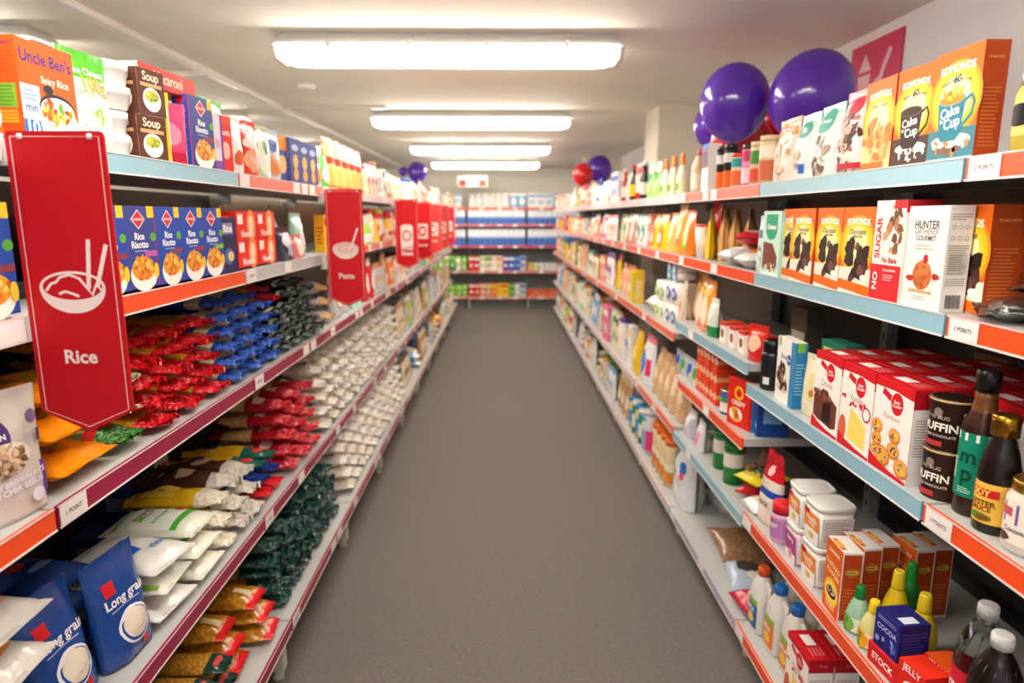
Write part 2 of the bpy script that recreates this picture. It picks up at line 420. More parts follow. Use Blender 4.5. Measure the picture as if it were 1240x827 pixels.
for k in range(11):
    c = rr.get(k, [PALE, SAL, SAL, PALE, PALE]); sh = []
    for i, z in enumerate(ZR2 if k == 2 else ZR):
        tk = []
        if k == 0: tk = [(.905 - .085, ['2 POINTS', '5 POINTS', '3 POINTS', '1 POINT', '1 POINT'][i])]
        if k == 1 and i in (3, 4): tk = [(.82, '')]
        if k >= 2: tk = [(.8, ''), (.35, '')] if i % 2 else [(.6, '')]
        if k == 2 and i == 0: tk = [(.82, ''), (.4, ''), (.5, '')]
        sh.append((z, (XRB if z < .7 else XR), c[i], tk))
    bay('R', YR[k], YR[k + 1], sh, 'right shelving bay, %s from the camera end' % ordn[k], 'p:1C1A1C' if k < 3 else 'p:8A8074', 's:8E9A9E', 'p:B8BCC4')  # here too the far end's bright haze is put into the paler panel colour
# back wall shelving, across the end of the aisle
YBK = 10.95
bx0 = [-1.55, -.57, .41]; bx1 = [-.57, .41, 1.39]
ZBK = [1.66, 1.39, 1.045, .63, .20]
for k in range(3):
    r = empty('shelving_bay', (bx0[k], YBK, 0)); L = .98
    g = G(); g.rbox(.001, L-.001, .45, .462, .03, 1.62, 'p:8A8C8E'); g.build('back_panel', r)
    g = G(); g.rbox(.001, .04, .41, .448, 0, 1.62, 's:9A9C9C'); g.rbox(.001, .04, .0, .41, 0, .14, 's:A6A8A8'); g.build('upright', r)
    for i, z in enumerate(ZBK):
        g = G(); g.rbox(.004, L - .004, 0.004, .405, z - .03, z, STEEL); s = g.build('shelf', r)
        g = G(); g.rbox(.004, L - .004, -.004, .0035, z - .04, z + .002, ['p:E07868', 'p:D87880', 'p:D06070', 'p:D88888', 'p:E0A090'][i]); g.build('price_rail', s)
        for q in (.2, .5, .75): g = G(); g.rbox(q, q + .07, -.006, -.0045, z - .037, z - .002, 'k:F4F0EE'); g.build('price_ticket', s)
    g = G(); g.rbox(.03, L - .03, .06, .08, 0, .14, 's:6C6C6C'); g.build('kick_plate', r)
    tag(r, 'back wall shelving bay, ' + ['left one behind the left shelves', 'middle one facing the aisle', 'right one beside the right shelves'][k], 'shelving', 'back wall shelving bays')

# ================================================================ RIGHT SIDE, near products
W_, RED, BRN, DKB = 'c:F6F2EC', 'c:D3131F', 'c:4A2418', 'c:241512'
def choc(A, x, z, r, base='c:5A3020'):
    A.food(x, z, r, r * .8, [base, 'c:3A1E16', 'c:7A4A34', 'c:8F6450'], 16, r * .34)
def edmonds(kind):
    def fr(A):
        A.rect(-.5, 0, .5, 1, 'c:E8690E')
        for rr, c in ((.56, 'c:F89A1C'), (.50, 'c:FFC020'), (.42, 'c:FAD03A'), (.34, 'c:FFF2B0')): A.ell(0, .56, rr * .98, rr * .95, c, n=30)
        A.rect(-.5, 0, .5, .30, {'teal': 'c:3E7F8E', 'dark': 'c:4A3430', 'gold': 'c:F6C98C', 'choc': 'c:F3E4D2'}[kind])
        A.text('EDMONDS', 0, .835, .72, 'c:FFFFFF', bold=1.6, arc=.02)
        if kind in ('teal', 'dark'):
            cup, cl = ('c:1E7E93', 'c:57A9B8') if kind == 'teal' else ('c:33211E', 'c:6A4E48')
            A.text('Ready in 60 seconds', 0, .715, .62, 'c:3A4A50', arc=.05); A.text('60', 0.02, .74, .15, 'c:20303A', bold=1.5)
            A.ell(0, .19, .42, .10, 'c:E8E4DC'); A.food(0, .16, .40, .14, ['c:C98A4A', 'c:F0E6D6', 'c:8A5A3A'] if kind == 'teal' else ['c:EDE4DA', 'c:5A3A30'], 16, .06)
            A.poly([(-.34, .56), (.24, .56), (.19, .24), (.1, .19), (-.2, .19), (-.28, .24)], cup)
            A.ell(-.05, .56, .29, .085, cl); A.ell(-.05, .56, .26, .068, 'c:3A2018' if kind == 'dark' else 'c:D98A20')
            if kind == 'teal': A.food(-.04, .60, .2, .08, ['c:F0A020', 'c:FFC040', 'c:C87818'], 14, .07)
            A.line([(.22, .53), (.36, .57), (.42, .50), (.38, .40), (.2, .31)], .045, cup)
            A.text('Cake', -.07, .455, .40, 'c:FFFFFF', rot=8, bold=1.2); A.text('in a', -.2, .38, .13, 'c:FFFFFF', rot=8); A.text('Cup', -.0, .34, .34, 'c:FFFFFF', rot=8, bold=1.2)
            A.rect(-.5, 0, .5, .035, 'c:B8E0E8' if kind == 'teal' else 'c:6E4A3C')
        elif kind == 'gold':
            A.text('Golden Cookies', 0, .72, .5, 'c:8A5A20'); A.food(0, .34, .42, .40, ['c:D98A3C', 'c:E8A050', 'c:C87430', 'c:F0B468'], 26, .13); A.rect(-.5, .03, .3, .10, 'c:E8690E'); A.rect(-.5, 0, .5, .03, 'c:F4D8A0')
        else:
            A.text('Chocolate', 0, .72, .52, 'c:6A3A20'); A.text('cake mix', 0, .67, .34, 'c:6A3A20')
            A.food(0, .40, .36, .34, ['c:3E2420', 'c:57352C', 'c:2B1816', 'c:6F4A40'], 18, .15); A.rect(-.5, .02, .5, .13, 'c:E8690E', sl=-.05); A.ell(.3, .2, .1, .05, 'c:F8F4EC')
    def sd(A):
        A.rect(-.5, 0, .5, 1, 'c:B8491A')
        A.lines(-.38, .36, .1, .62, 16, 'c:D9783A'); A.text('EDMONDS', 0, .86, .6, 'c:E8A060')
    def tp(A): A.rect(-.5, 0.5, .5, 1.5, 'c:E8822A') if 0 else None
    return fr, sd
def cake_box(kind, w=.118, d=.062, h=.187):
    fr, sd = edmonds(kind); return lambda: carton_g(w, d, h, 'c:E36A1C', fr, sd).build('cake_mix_box')
def pouchy(w, h, t, base, fn, name='baking_pouch', seed=1, crest=None, **k):
    def mf(u, v):
        if crest and v > crest[0]: return crest[1]
        if len(crest or ()) > 2 and v < crest[2]: return crest[3]
        return base
    return lambda: pillow_g(w, h, t, mf, fn, gusset=True, seed=seed, **k).build(name)
S1 = 'on the top right shelf'
z = ZR[0]
def Rr(pa, pb, zz, X=None):
    X = X or (XRB if zz < .7 else XR) + .008
    a, b = yat(pa, X, zz), yat(pb, X, zz); return (a + b) / 2, abs(b - a)
y, wd = Rr(1177, 1119, z); put(proto('ed_teal', cake_box('teal', .124, .042, .19)), 'R', y, z, .008, 'orange cake mix box with a teal mug on its front', 'box', tilt=0)
y, wd = Rr(1118, 1077, z); put(proto('ed_dark', cake_box('dark', .112)), 'R', y, z, .008, 'orange cake mix box with a dark brown mug on its front', 'box', rz=2)
y, wd = Rr(1076, 1036, z); put(proto('ed_gold', cake_box('gold', .118)), 'R', y, z, .010, 'orange baking mix box with golden cookies, on the top right shelf', 'box', rz=-2)
def p_brown(A):
    A.ell(0, .80, .22, .14, 'c:C8304A'); A.text('Baker Co', 0, .80, .26, W_) if 0 else None
    A.text('Brownie', 0, .66, .5, 'c:B8606A'); A.food(.0, .32, .36, .5, ['c:6A3A30', 'c:8A5A4C', 'c:C8A898', 'c:4A2A24'], 30, .1); A.rect(-.5, .03, .5, .10, 'c:C03040')
def p_teal(A):
    A.ell(0, .78, .30, .26, 'c:4AA898'); A.text('Cookies', 0, .78, .40, W_); A.food(0, .30, .36, .4, ['c:7A5A50', 'c:B8A090', 'c:EDE6E0'], 24, .1)
def p_blue(A):
    A.ell(0, .76, .32, .2, 'c:2F9A8A'); A.text('Mix', 0, .76, .3, W_); A.rect(.1, .1, .32, .24, 'c:2A5FB8'); A.food(-.1, .34, .25, .25, ['c:E8D8C0', 'c:C8A884'], 14, .08)
def p_or(A):
    A.text('EDMONDS', 0, .82, .7, W_, bold=1.4); A.food(0, .4, .34, .4, ['c:E8D0B0', 'c:C89A60', 'c:F4ECE0'], 22, .09)
y, wd = Rr(1035, 998, z); put(proto('pbrown', pouchy(.138, .185, .07, 'f:DCD4D2', p_brown, crest=(.88, 'f:E86A70'), seed=3)), 'R', y, z, .012, 'white baking pouch with red top band and brownie picture, top right shelf', 'pouch')
y, wd = Rr(997, 971, z); put(proto('pteal', pouchy(.118, .18, .07, 'f:CEDDD9', p_teal, crest=(.85, 'f:A8D8CE'), seed=4)), 'R', y, z, .012, 'pale teal baking pouch, top right shelf, beside the brownie pouch', 'pouch')
y, wd = Rr(970, 950, z); put(proto('pblue', pouchy(.11, .175, .07, 'f:D6DEDE', p_blue, crest=(.84, 'f:C8E8E0'), seed=5)), 'R', y, z, .012, 'white baking pouch with green oval and small blue square, top right shelf', 'pouch')
y, wd = Rr(949, 925, z); put(proto('por', pouchy(.138, .18, .065, 'f:E2D4C6', p_or, crest=(.72, 'f:F0913A'), seed=6)), 'R', y, z, .012, 'baking pouch with orange top half, last before the top right shelf joint', 'pouch')
# jar on the nearest top shelf
def jar(r, h, glass, content, lid, lab=None, art=None, lidh=.022, neck=.8, lid_r=None, name='glass_jar', band=(.22, .72)):
    def f():
        g = G(); g.loft([(0, r * .88, r * .88, 2, content), (.006, r, r, 2, content), (h * .74, r, r, 2, content), (h * .86, r * neck, r * neck, 2, glass), (h - lidh * .4, r * neck, r * neck, 2, glass)], n=32)
        k = G(); lr_ = lid_r or r * (neck + .06)
        k.loft([(h - lidh, lr_, lr_, 2, lid), (h - .002, lr_, lr_, 2, lid), (h, lr_ * .95, lr_ * .95, 2, lid)], n=36)
        parts = [('jar_body', g), ('lid', k)]
        if lab:
            l = G(); z0, z1 = h * band[0], h * band[1]
            l.loft([(z0, r + .0006, r + .0006, 2, lab), (z1, r + .0006, r + .0006, 2, lab)], n=32, capb=False, capt=False)
            if art: art(cyl_art(l, r + .0008, 2 * r, z1 - z0, z0))
            parts.append(('paper_label', l))
        return multi(name, parts)
    return f
def musty(A):
    A.ell(0, .5, .42, .24, 'c:141414', n=24); A.line([(-.4, .1), (.4, .25)], .05, 'c:D8C84A')
put(proto('mustard', jar(.036, .125, 'p:D6CE8A', 'p:B9AE48', 'm:B8BEC4', 'c:CFC670', musty, lidh=.026)), 'R', 1.055, z, .012, 'glass mustard jar with silver lid, at the right edge of the top right shelf', 'jar')

# second shelf, right
z = ZR[1]
def hunter(A):
    A.text('HUNTER', 0, .82, .62, 'c:2A2A2A', bold=.8); A.text('GATHERER', 0, .755, .60, 'c:6A6A6A', bold=0); A.text('GOURMET', 0, .69, .50, 'c:3A3A3A', bold=.4)
    A.lines(-.24, .24, .57, .63, 2, 'c:D8B088'); A.ell(.0, .33, .24, .22, 'c:C0622C'); A.ell(0, .4, .2, .1, 'c:D87C3C'); A.food(0, .33, .2, .2, ['c:D07434', 'c:B05424'], 14, .06)
    A.ell(.06, .49, .06, .07, 'c:C01E20'); A.ell(-.3, .29, .1, .045, 'c:B82A24', jag=.1); A.ell(.34, .33, .09, .045, 'c:B82A24', jag=.1)
    A.text('SUPER MUFFIN MIX', 0, .17, .6, 'c:D8A840'); A.lines(-.2, .2, .08, .13, 2, 'c:B8B4B0')
def hunter_s(A):
    A.lines(-.4, .4, .86, .93, 3, 'c:9A9690')
    for j in range(2):
        for i in range(3): A.ell(-.26 + .26 * i, .80 - .1 * j, .085, .085, 'c:77736E', n=14); A.ell(-.26 + .26 * i, .80 - .1 * j, .065, .065, 'c:EAE7E2', n=14)
    A.lines(-.4, .4, .36, .64, 13, 'c:A29E98', .5); A.rect(-.36, .38, .36, .56, 'c:C9C5BE'); A.lines(-.34, .34, .39, .55, 8, 'c:5A5652'); A.lines(-.4, .4, .25, .33, 4, 'c:9A9690')
    for i in range(14): A.rect(-.30 + i * .043, .04, -.30 + i * .043 + A.R.uniform(.012, .03), .17, 'c:2A2828')
def nosugar(A):
    A.rect(-.5, 0, .5, .36, 'c:D9222A'); A.text('NO', -.33, .19, .34, W_, rot=90, bold=1.6); A.text('SUGAR', -.33, .63, .78, 'c:D9222A', rot=90, bold=1.6)
    A.food(.15, .70, .26, .5, ['c:B07A50', 'c:8A5A38', 'c:C89870', 'c:6A4630'], 14, .12); A.text('No Bake', .1, .41, .5, 'c:C02028'); A.text('Protein Ball Mix', .14, .31, .42, W_); A.lines(-.05, .3, .2, .27, 3, 'c:F6D0D0')
    A.rect(.12, .92, .5, 1, 'c:C02028')
def nosugar_s(A): A.rect(-.5, .88, .5, 1, 'c:C02028'); A.lines(-.4, .4, .4, .8, 12, 'c:A29E98')
put(proto('hunter', lambda: carton_g(.125, .045, .192, 'c:E9E6E1', hunter, hunter_s, topm='c:F4F2EE').build('muffin_mix_box')), 'R', 1.24, z, .006, 'white muffin mix box with a brown muffin and red berries on front', 'box', rz=-2)
put(proto('nosugar', lambda: carton_g(.110, .07, .205, 'c:EEE9E2', nosugar, nosugar_s, topm='c:F2EEE8').build('protein_ball_mix_box')), 'R', 1.36, z, .006, 'white and red box lettered NO SUGAR, beside the white muffin mix box', 'box', rz=-1)
for i, (pa, pb) in enumerate([(1047, 1015), (1014, 982), (981, 958), (957, 945)]):
    y, wd = Rr(pa, pb, z); put(proto('ed_choc', cake_box('choc', .128, .062, .192)), 'R', y + [0, 0, .01, .012][i], z, .008 if i < 3 else .02, 'orange chocolate cake mix box, %s of four on the second right shelf' % ORD[i], 'box', 'orange chocolate cake mix boxes', rz=[1, -1, 0, 2][i])
def greens(A):
    A.rect(-.5, 0, .5, 1, 'c:BDE0D2'); A.poly([(-.32, .95), (.32, .95), (.32, .68), (.2, .58), (0, .55), (-.2, .58), (-.32, .68)], 'c:1E9C78'); A.text('Greens', 0, .76, .5, W_, bold=1.3)
    A.poly([(-.42, .52), (.1, .5), (.38, .3), (.38, .08), (-.42, .1)], 'c:7A4030'); A.food(0, .12, .4, .1, ['c:E8DCC8', 'c:B88A60'], 14, .06); A.rect(-.5, 0, .5, .05, 'c:DDEFE8')
put(proto('greens', lambda: carton_g(.13, .055, .188, 'c:A8D4C4', greens, None).build('cake_mix_box')), 'R', 1.965, z, .01, 'pale teal cake mix box lettered Greens with brown cake slice', 'box')
put(proto('silvp', pouchy(.12, .175, .05, 'f:CFE0E2', lambda A: (A.rect(-.4, .6, .4, .75, 'c:5A6A70'), A.food(0, .3, .3, .3, ['c:8A6A5A', 'c:EDEDED'], 12, .08)), seed=8)), 'R', 2.09, z, .02, 'silvery white pouch standing beside the pale teal cake box', 'pouch', rz=12)
for i in range(2):
    put(proto('ed_teal2', cake_box('choc', .128, .062, .192)), 'R', 1.205 + .01 * i, z, .056 + .065 * i, 'orange cake mix box seen side on, %s' % ['behind the white muffin mix box', 'behind the foil pouches at the right edge'][i], 'box', 'orange cake mix boxes seen side on', rz=0)
def petals(A): pass
fo = proto('foilp', lambda: lay(pillow_g(.15, .21, .035, lambda u, v: 'm:C9CCCC' if v < .45 else ('c:9AA832' if abs(u) < .5 else 'm:D8DADA'), lambda A: A.lines(-.2, .25, .55, .9, 7, 'c:5A6A18', .5), seal=.02, wr=.012, seed=4, crumple=.01)).build('foil_pouch'))
put(fo, 'R', .99, z + .036, -.004, 'silver foil pouch with lime green panel, lying on the nearest second right shelf', 'pouch', rz=20)
o = put(proto('foilq', lambda: lay(pillow_g(.14, .19, .03, lambda u, v: 'm:B9BABA', None, wr=.012, seed=9, crumple=.012)).build('foil_pouch')), 'R', 1.06, z, -.015, 'flat crumpled silver pouch under the lime green one', 'pouch', rz=-30)
bpy.context.view_layer.update()
put(proto('whitep', lambda: lay(pillow_g(.13, .19, .05, lambda u, v: 'f:E9E2D6', None, wr=.016, seed=12, crumple=.016)).build('foil_pouch')), 'R', 1.0, z + .085, .03, 'crumpled cream white pouch on top of the foil pouches, right edge', 'pouch', rz=35, roll=-14)

# third shelf, right
z = ZR[2]
def spoonlogo(A, x, zz, r):
    A.line([(x - 2.3 * r, zz + .09), (x - .5 * r, zz + .015)], r * .62, 'c:D3131F'); A.ell(x, zz, r, r * 1.12, 'c:FFFFFF'); A.ell(x, zz, r * .93, r * 1.05, 'c:D3131F')
    A.text('Betty\nCrocker', x, zz, r * 1.45, W_, rot=6, bold=1)
def betty(kind):
    def fr(A):
        A.rect(-.5, 0, .5, 1, 'c:F4EFEA'); A.rect(-.5, .93, .5, 1, RED); A.poly([(-.5, .93), (.5, .93), (.5, .88), (.0, .91), (-.5, .90)], RED)
        spoonlogo(A, .1, .78, .17); A.text({'c': 'Devils', 'v': 'Vanilla', 'r': 'Rainbow'}[kind], .0, .62, .42, 'c:B88A8A', bold=0)
        if kind == 'c':
            A.poly([(-.46, .42), (-.1, .55), (.42, .40), (.42, .12), (.1, .06), (-.46, .16)], 'c:6A3A28'); A.poly([(-.1, .36), (.2, .42), (.24, .12), (-.12, .14)], 'c:2A1512'); A.food(-.1, .47, .36, .07, ['c:7A4A34', 'c:8F5E46', 'c:5A3020'], 16, .07); A.rect(-.2, .05, .4, .10, 'c:F8F4F0', sl=-.05)
        if kind == 'v':
            A.poly([(-.2, .12), (-.14, .50), (.34, .36), (.36, .08)], 'c:F2DC6A'); A.poly([(-.14, .50), (.34, .36), (.3, .41), (-.1, .54)], 'c:FBF6E6'); A.food(-.1, .58, .4, .08, ['c:D8202A'], 9, .05); A.ell(.34, .5, .13, .13, RED, n=16); A.ell(.34, .5, .1, .1, W_, n=16)
            A.ell(-.38, .2, .12, .25, 'c:D86A3A')
        if kind == 'r':
            for (cx, cz, rr) in ((-.36, .46, .15), (-.34, .32, .14), (.12, .44, .15), (.12, .28, .16), (-.15, .17, .2), (.36, .14, .18), (-.38, .2, .1)):
                A.ell(cx, cz, rr, rr * .82, 'c:C97A30'); A.ell(cx, cz + .01, rr * .88, rr * .66, 'c:EFA84C'); A.food(cx, cz, rr * .6, rr * .5, ['c:C8202A', 'c:2A5AA8', 'c:F4E040', 'c:2C8A4A', 'c:6A3020'], 7, .03)
        A.poly([(-.5, 0), (.5, 0), (.5, .03), (.1, .05), (-.25, .09), (-.5, .16)], RED); A.rect(-.5, 0, .5, .025, RED)
    def sd(A):
        A.rect(-.5, 0, .5, .80, 'c:EFEAE6'); A.rect(-.5, .80, .5, 1, 'c:B81420'); A.lines(-.4, .4, .3, .7, 14, 'c:A89A98'); A.text('Betty', .1, .9, .34, 'c:D86A70')
    def tp(A):
        A.rect(-.46, .03, .46, .97, 'c:C4121E'); A.rect(-.34, .30, .02, .72, 'c:F2ECE8'); A.lines(.1, .42, .2, .8, 4, 'c:E8888C')
    def f(): return carton_g(.130 if kind == 'c' else .132, .068 if 1 else 0, .195, 'c:D3131F', fr, sd, tp).build('cake_mix_box')
    return f
fronts = [(1105, 1051, 'r', 'rainbow cookie'), (1050, 1013, 'v', 'vanilla cake'), (1012, 981, 'c', 'chocolate cake')]
BD = .070
for ci, (pa, pb, k, nm) in enumerate(fronts):
    y, wd = Rr(pa, pb, z)
    y = [1.283, 1.420, 1.556][ci]
    for dpt in range(5):
        if ci == 2 and dpt > 3: continue
        lab = ('red and white box with %s picture, front of its row on third right shelf' % nm) if dpt == 0 else 'red topped cake mix box, %s behind the %s box' % (['first', 'second', 'third', 'farthest'][dpt - 1], nm)
        put(proto('betty' + k, betty(k)), 'R', y + .002 * dpt, z, .008 + dpt * BD, lab, 'box', 'red topped cake mix boxes')
for dpt in range(3):
    put(proto('bettyr', betty('r')), 'R', 1.148, z, .008 + .065 + .045 + dpt * BD, 'red topped cake mix box, %s behind the brown muffin tubs' % ['first', 'second', 'third'][dpt], 'box', 'red topped cake mix boxes')
def muffin():
    def art(A):
        A.ell(0, .78, .1, .1, 'c:8A7A70'); A.text('TOM & LUKE' if 0 else 'THE MUG', .0, .68, .5, 'c:A89A90'); A.text('MUFFIN', .0, .48, .85, 'c:EDE6DC', bold=1.4); A.text('DOUBLE CHOCOLATE', .0, .3, .8, 'c:C8BEB4'); A.rect(-.35, .08, .15, .19, 'c:B8383A'); A.rect(.5, .68, .75, .82, 'c:E8E0D6')
    g = G(); r0, r1, h = .035, .038, .092
    g.loft([(0, r0, r0, 2, 'c:5A3A2E'), (h, r1, r1, 2, 'c:5A3A2E'), (h, r1 + .0022, r1 + .0022, 2, 'c:C9A878'), (h + .004, r1 + .0022, r1 + .0022, 2, 'c:C9A878')], n=40, mt='c:5A463C')
    art(cyl_art(g, (r0 + r1) / 2 + .0012, .084, h, 0)); k = G(); k.loft([(h + .0042, r1, r1, 2, 'm:8A7868'), (h + .005, r1 * .9, r1 * .9, 2, 'm:8A7868')], n=36)
    return multi('muffin_cup', [('cup', g), ('foil_lid', k)])
mf = proto('muffin', muffin)
put(mf, 'R', 1.176, z, .006, 'brown muffin cup lettered MUFFIN, lower of the stacked pair beside the cookie box', 'cup', 'stacked brown muffin cups', rz=14)
put(mf, 'R', 1.176, z + .0975, .006, 'brown muffin cup lettered MUFFIN, upper of the stacked pair beside the cookie box', 'cup', 'stacked brown muffin cups', rz=18)
put(mf, 'R', 1.04, z, .17, 'brown muffin cup behind the gold capped sauce bottle, lower one', 'cup', 'muffin cups at the back', rz=-20)
put(mf, 'R', 1.04, z + .0975, .17, 'brown muffin cup behind the gold capped sauce bottle, upper one', 'cup', 'muffin cups at the back', rz=10)
def bottle(secs, cap, capsecs, lab=None, art=None, r=.03, z0=0, z1=.1, name='sauce_bottle', n=32):
    def f():
        g = G(); g.loft(secs, n=n); c = G(); c.loft(capsecs, n=n)
        P = [('bottle_body', g), ('cap', c)]
        if lab:
            l = G(); l.loft([(z0, r + .0006, r + .0006, 2, lab), (z1, r + .0006, r + .0006, 2, lab)], n=32, capb=False, capt=False)
            if art: art(cyl_art(l, r + .0009, 2 * r, z1 - z0, z0))
            P.append(('paper_label', l))
        return multi(name, P)
    return f
def rsec(L): return [(zz, r, r, 2, m) for zz, r, m in L]
def monin(A): A.rect(-1.2, .88, 1.2, 1, 'c:E8F0EC'); A.text('MONIN', -.30, .42, .62, W_, rot=90, bold=1.3); A.text('m', .1, .62, .42, 'c:0A4A3C', bold=1.6); A.text('p', .12, .3, .3, 'c:0A4A3C', bold=1.6); A.lines(-.1, .3, .06, .16, 3, 'c:BFE6DA')
put(proto('monin', bottle(rsec([(0, .029, 'p:2A1410'), (.005, .031, 'p:2A1410'), (.165, .031, 'p:3A1E12'), (.19, .020, 'p:6A3E18'), (.215, .0165, 'p:7A5020'), (.232, .0165, 'p:3A2414')]), 'p', rsec([(.225, .019, 'p:141212'), (.262, .019, 'p:141212'), (.264, .017, 'p:141212')]), 'c:12876A', monin, .031, .035, .152, 'syrup_bottle')), 'R', 1.103, z, .022, 'tall dark syrup bottle with green label and black cap', 'bottle', rz=12)
def soy(A): A.rect(-.45, .66, .45, .86, 'c:C8202A'); A.text('SOY', 0, .76, .5, 'c:F8E060', bold=1.4); A.text('OYSTER', 0, .5, .8, 'c:7A3A10', bold=1.2); A.text('SAUCE', 0, .36, .6, 'c:7A3A10'); A.ell(0, .15, .34, .12, 'c:5A8A2A'); A.ell(.1, .14, .2, .07, 'c:8A4A20')
put(proto('soy', bottle(rsec([(0, .028, 'p:120A0A'), (.005, .030, 'p:160C0A'), (.11, .030, 'p:160C0A'), (.14, .024, 'p:160C0A'), (.165, .016, 'p:160C0A'), (.175, .015, 'p:160C0A')]), 'p', rsec([(.168, .021, 'm:B8862E'), (.20, .021, 'm:C8963A'), (.203, .019, 'm:D8A84A')]), 'c:EDBE4C', soy, .030, .018, .088)), 'R', 1.036, z, .012, 'short dark sauce bottle with gold cap and yellow label', 'bottle', rz=10)
def coco(A): A.rect(-1.3, .45, 1.3, .92, 'c:7A52A8'); A.rect(-.4, .62, -.1, .82, 'c:C85A6A'); A.text('organic', .3, .72, .26, W_); A.text('Coconut Oil', .1, .33, .7, 'c:6A5A7A'); A.ell(-.25, .12, .14, .1, 'c:5A3A2A', jag=.1); A.ell(.35, .14, .12, .09, 'c:B49AC8')
put(proto('coco', jar(.039, .118, 'p:E4E2DA', 'p:DEDCD2', 'm:C8A24A', 'c:ECE4D8', coco, lidh=.018, neck=.82, band=(.14, .74))), 'R', .962, z, .006, 'glass jar of white coconut oil with gold lid and purple label', 'jar', rz=16)
put(proto('oilb', bottle(rsec([(0, .032, 'p:B8B49A'), (.005, .034, 'p:C8C4AC'), (.13, .034, 'p:7A7440'), (.17, .018, 'p:6A6430'), (.2, .014, 'p:6A6430')]), 'p', rsec([(.195, .017, 'p:F0EEEA'), (.225, .017, 'p:F0EEEA')]), 'c:DDE6D0', None, .034, .02, .09, 'oil_bottle')), 'R', .93, z, .095, 'olive coloured oil bottle with white cap, at the right edge behind the coconut oil', 'bottle')
def pams(A): A.rect(-.5, 0, .5, 1, 'c:F2EEE6'); A.rect(.3, 0, .5, 1, 'c:3A86B8'); A.text('Brownie', 0, .72, .5, 'c:4A5A7A'); A.ell(.2, .70, .12, .12, 'c:2A5AA8', n=14); A.text('Pams', .2, .7, .17, W_); A.food(-.1, .42, .3, .28, ['c:7A5040', 'c:A07A68', 'c:4A2C22'], 18, .12); A.ell(-.1, .22, .34, .09, 'c:D8CCBC'); A.food(-.1, .27, .26, .06, ['c:5A3426'], 6, .1); A.rect(-.42, .86, -.3, 1, 'c:8AC048')
def pams_s(A): A.rect(-.5, 0, .5, 1, 'c:2E7FB4'); A.rect(-.3, .86, .3, 1, 'c:7AB840'); A.lines(-.35, .35, .2, .7, 10, 'c:8AC0DC')
put(proto('pams', lambda: carton_g(.128, .034, .185, 'c:EDE8DE', pams, pams_s).build('brownie_mix_box')), 'R', 1.815, z, .012, 'white brownie mix box with blue side and green tab, third right shelf', 'box', rz=-3)
put(proto('greenb', lambda: carton_g(.12, .055, .185, 'c:2F8A70', lambda A: A.rect(-.4, .5, .4, .9, 'c:E6DA7A'), None, topm='c:3A9A7C').build('baking_mix_box')), 'R', 1.77, z, .12, 'dark green box standing behind the white brownie mix box', 'box', rz=4)
put(proto('creamp', pouchy(.10, .165, .05, 'f:E9E2C2', lambda A: (A.ell(.1, .5, .3, .4, 'c:DAD09A'), A.ell(.1, .4, .1, .1, 'c:C8862A')), seed=21)), 'R', 1.685, z, .014, 'cream coloured pouch between the brownie mix box and the red boxes', 'pouch', rz=10)
put(proto('blackj', bottle(rsec([(0, .032, 'p:161616'), (.004, .034, 'p:161616'), (.105, .034, 'p:161616'), (.12, .03, 'p:161616')]), 'p', rsec([(.112, .031, 'p:0E0E0E'), (.15, .031, 'p:0E0E0E'), (.153, .028, 'p:0E0E0E')]), 'c:1E1E20', lambda A: (A.ell(-.1, .7, .14, .2, 'c:6A6A6A', n=16), A.rect(.2, .1, .5, .35, 'c:D8D8D4')), .034, .01, .1, 'cocoa_tin')), 'R', 1.975, z, .012, 'black cocoa container with black lid beside the white brownie mix box', 'jar')
for i, (yy, ins) in enumerate([(1.52, .375), (1.38, .375), (1.24, .375)]):
    put(proto('dimb%d' % i, lambda: carton_g(.11, .03, .2, ['c:8A7A6A', 'c:5A5866', 'c:6A5A4A'][i], lambda A: (A.rect(-.3, .75, .3, .9, 'c:C8C0B4'), A.rect(-.35, .3, .35, .6, 'c:A89A88')), None).build('baking_mix_box')), 'R', yy, z, ins, 'dim %s box at the back of the third right shelf' % ['tan', 'slate', 'brown'][i], 'box')

# fourth shelf, right
z = ZR[3]
def custard(A):
    A.rect(-.5, 0, .5, 1, 'c:E2611C'); A.ell(0, .3, .44, .40, 'c:F8C030'); A.ell(0, .3, .36, .32, 'c:FFE060')
    A.text('EDMONDS', 0, .87, .66, 'c:FBE8D0'); A.text('CUSTARD', -.02, .68, .86, 'c:FBE6A0', rot=-6, bold=1.6); A.text('POWDER', .04, .57, .80, 'c:FBE6A0', rot=-6, bold=1.6)
    A.ell(0, .30, .30, .16, 'c:3A2A24'); A.ell(0, .32, .24, .1, 'c:E8D8D0'); A.food(0, .33, .16, .08, ['c:6A2A3A', 'c:3A1A22'], 7, .07); A.lines(-.3, .3, .06, .14, 3, 'c:FBE6C0')
def custard_s(A):
    A.rect(-.44, .03, .44, .97, 'c:B8441A'); A.ell(0, .72, .36, .24, 'c:C8862A'); A.ell(0, .72, .3, .17, 'c:D8A848'); A.lines(-.34, .34, .66, .78, 3, 'c:8A3A14'); A.lines(-.34, .34, .12, .5, 8, 'c:D8783A')
def custard_t(A): A.rect(-.5, 0, .5, 1, 'c:E6E2DC'); A.rect(-.34, .06, .34, .32, 'c:D8742C'); A.ell(0, .19, .2, .1, 'c:E8A040')
cp = proto('custard', lambda: carton_g(.088, .048, .183, 'c:F0EAE2', custard, custard_s, custard_t).build('custard_powder_box'))
for i, (yy, ins, t) in enumerate([(1.475, .006, 'front one with its picture showing'), (1.495, .060, 'second in the row'), (1.51, .112, 'middle one of five'), (1.485, .180, 'fourth in the row'), (1.495, .234, 'deepest of five')]):
    put(cp, 'R', yy, z, ins, 'orange custard powder box, %s, fourth right shelf' % t, 'box', 'orange custard powder boxes', rz=[-4, 3, 2, 4, 2][i])
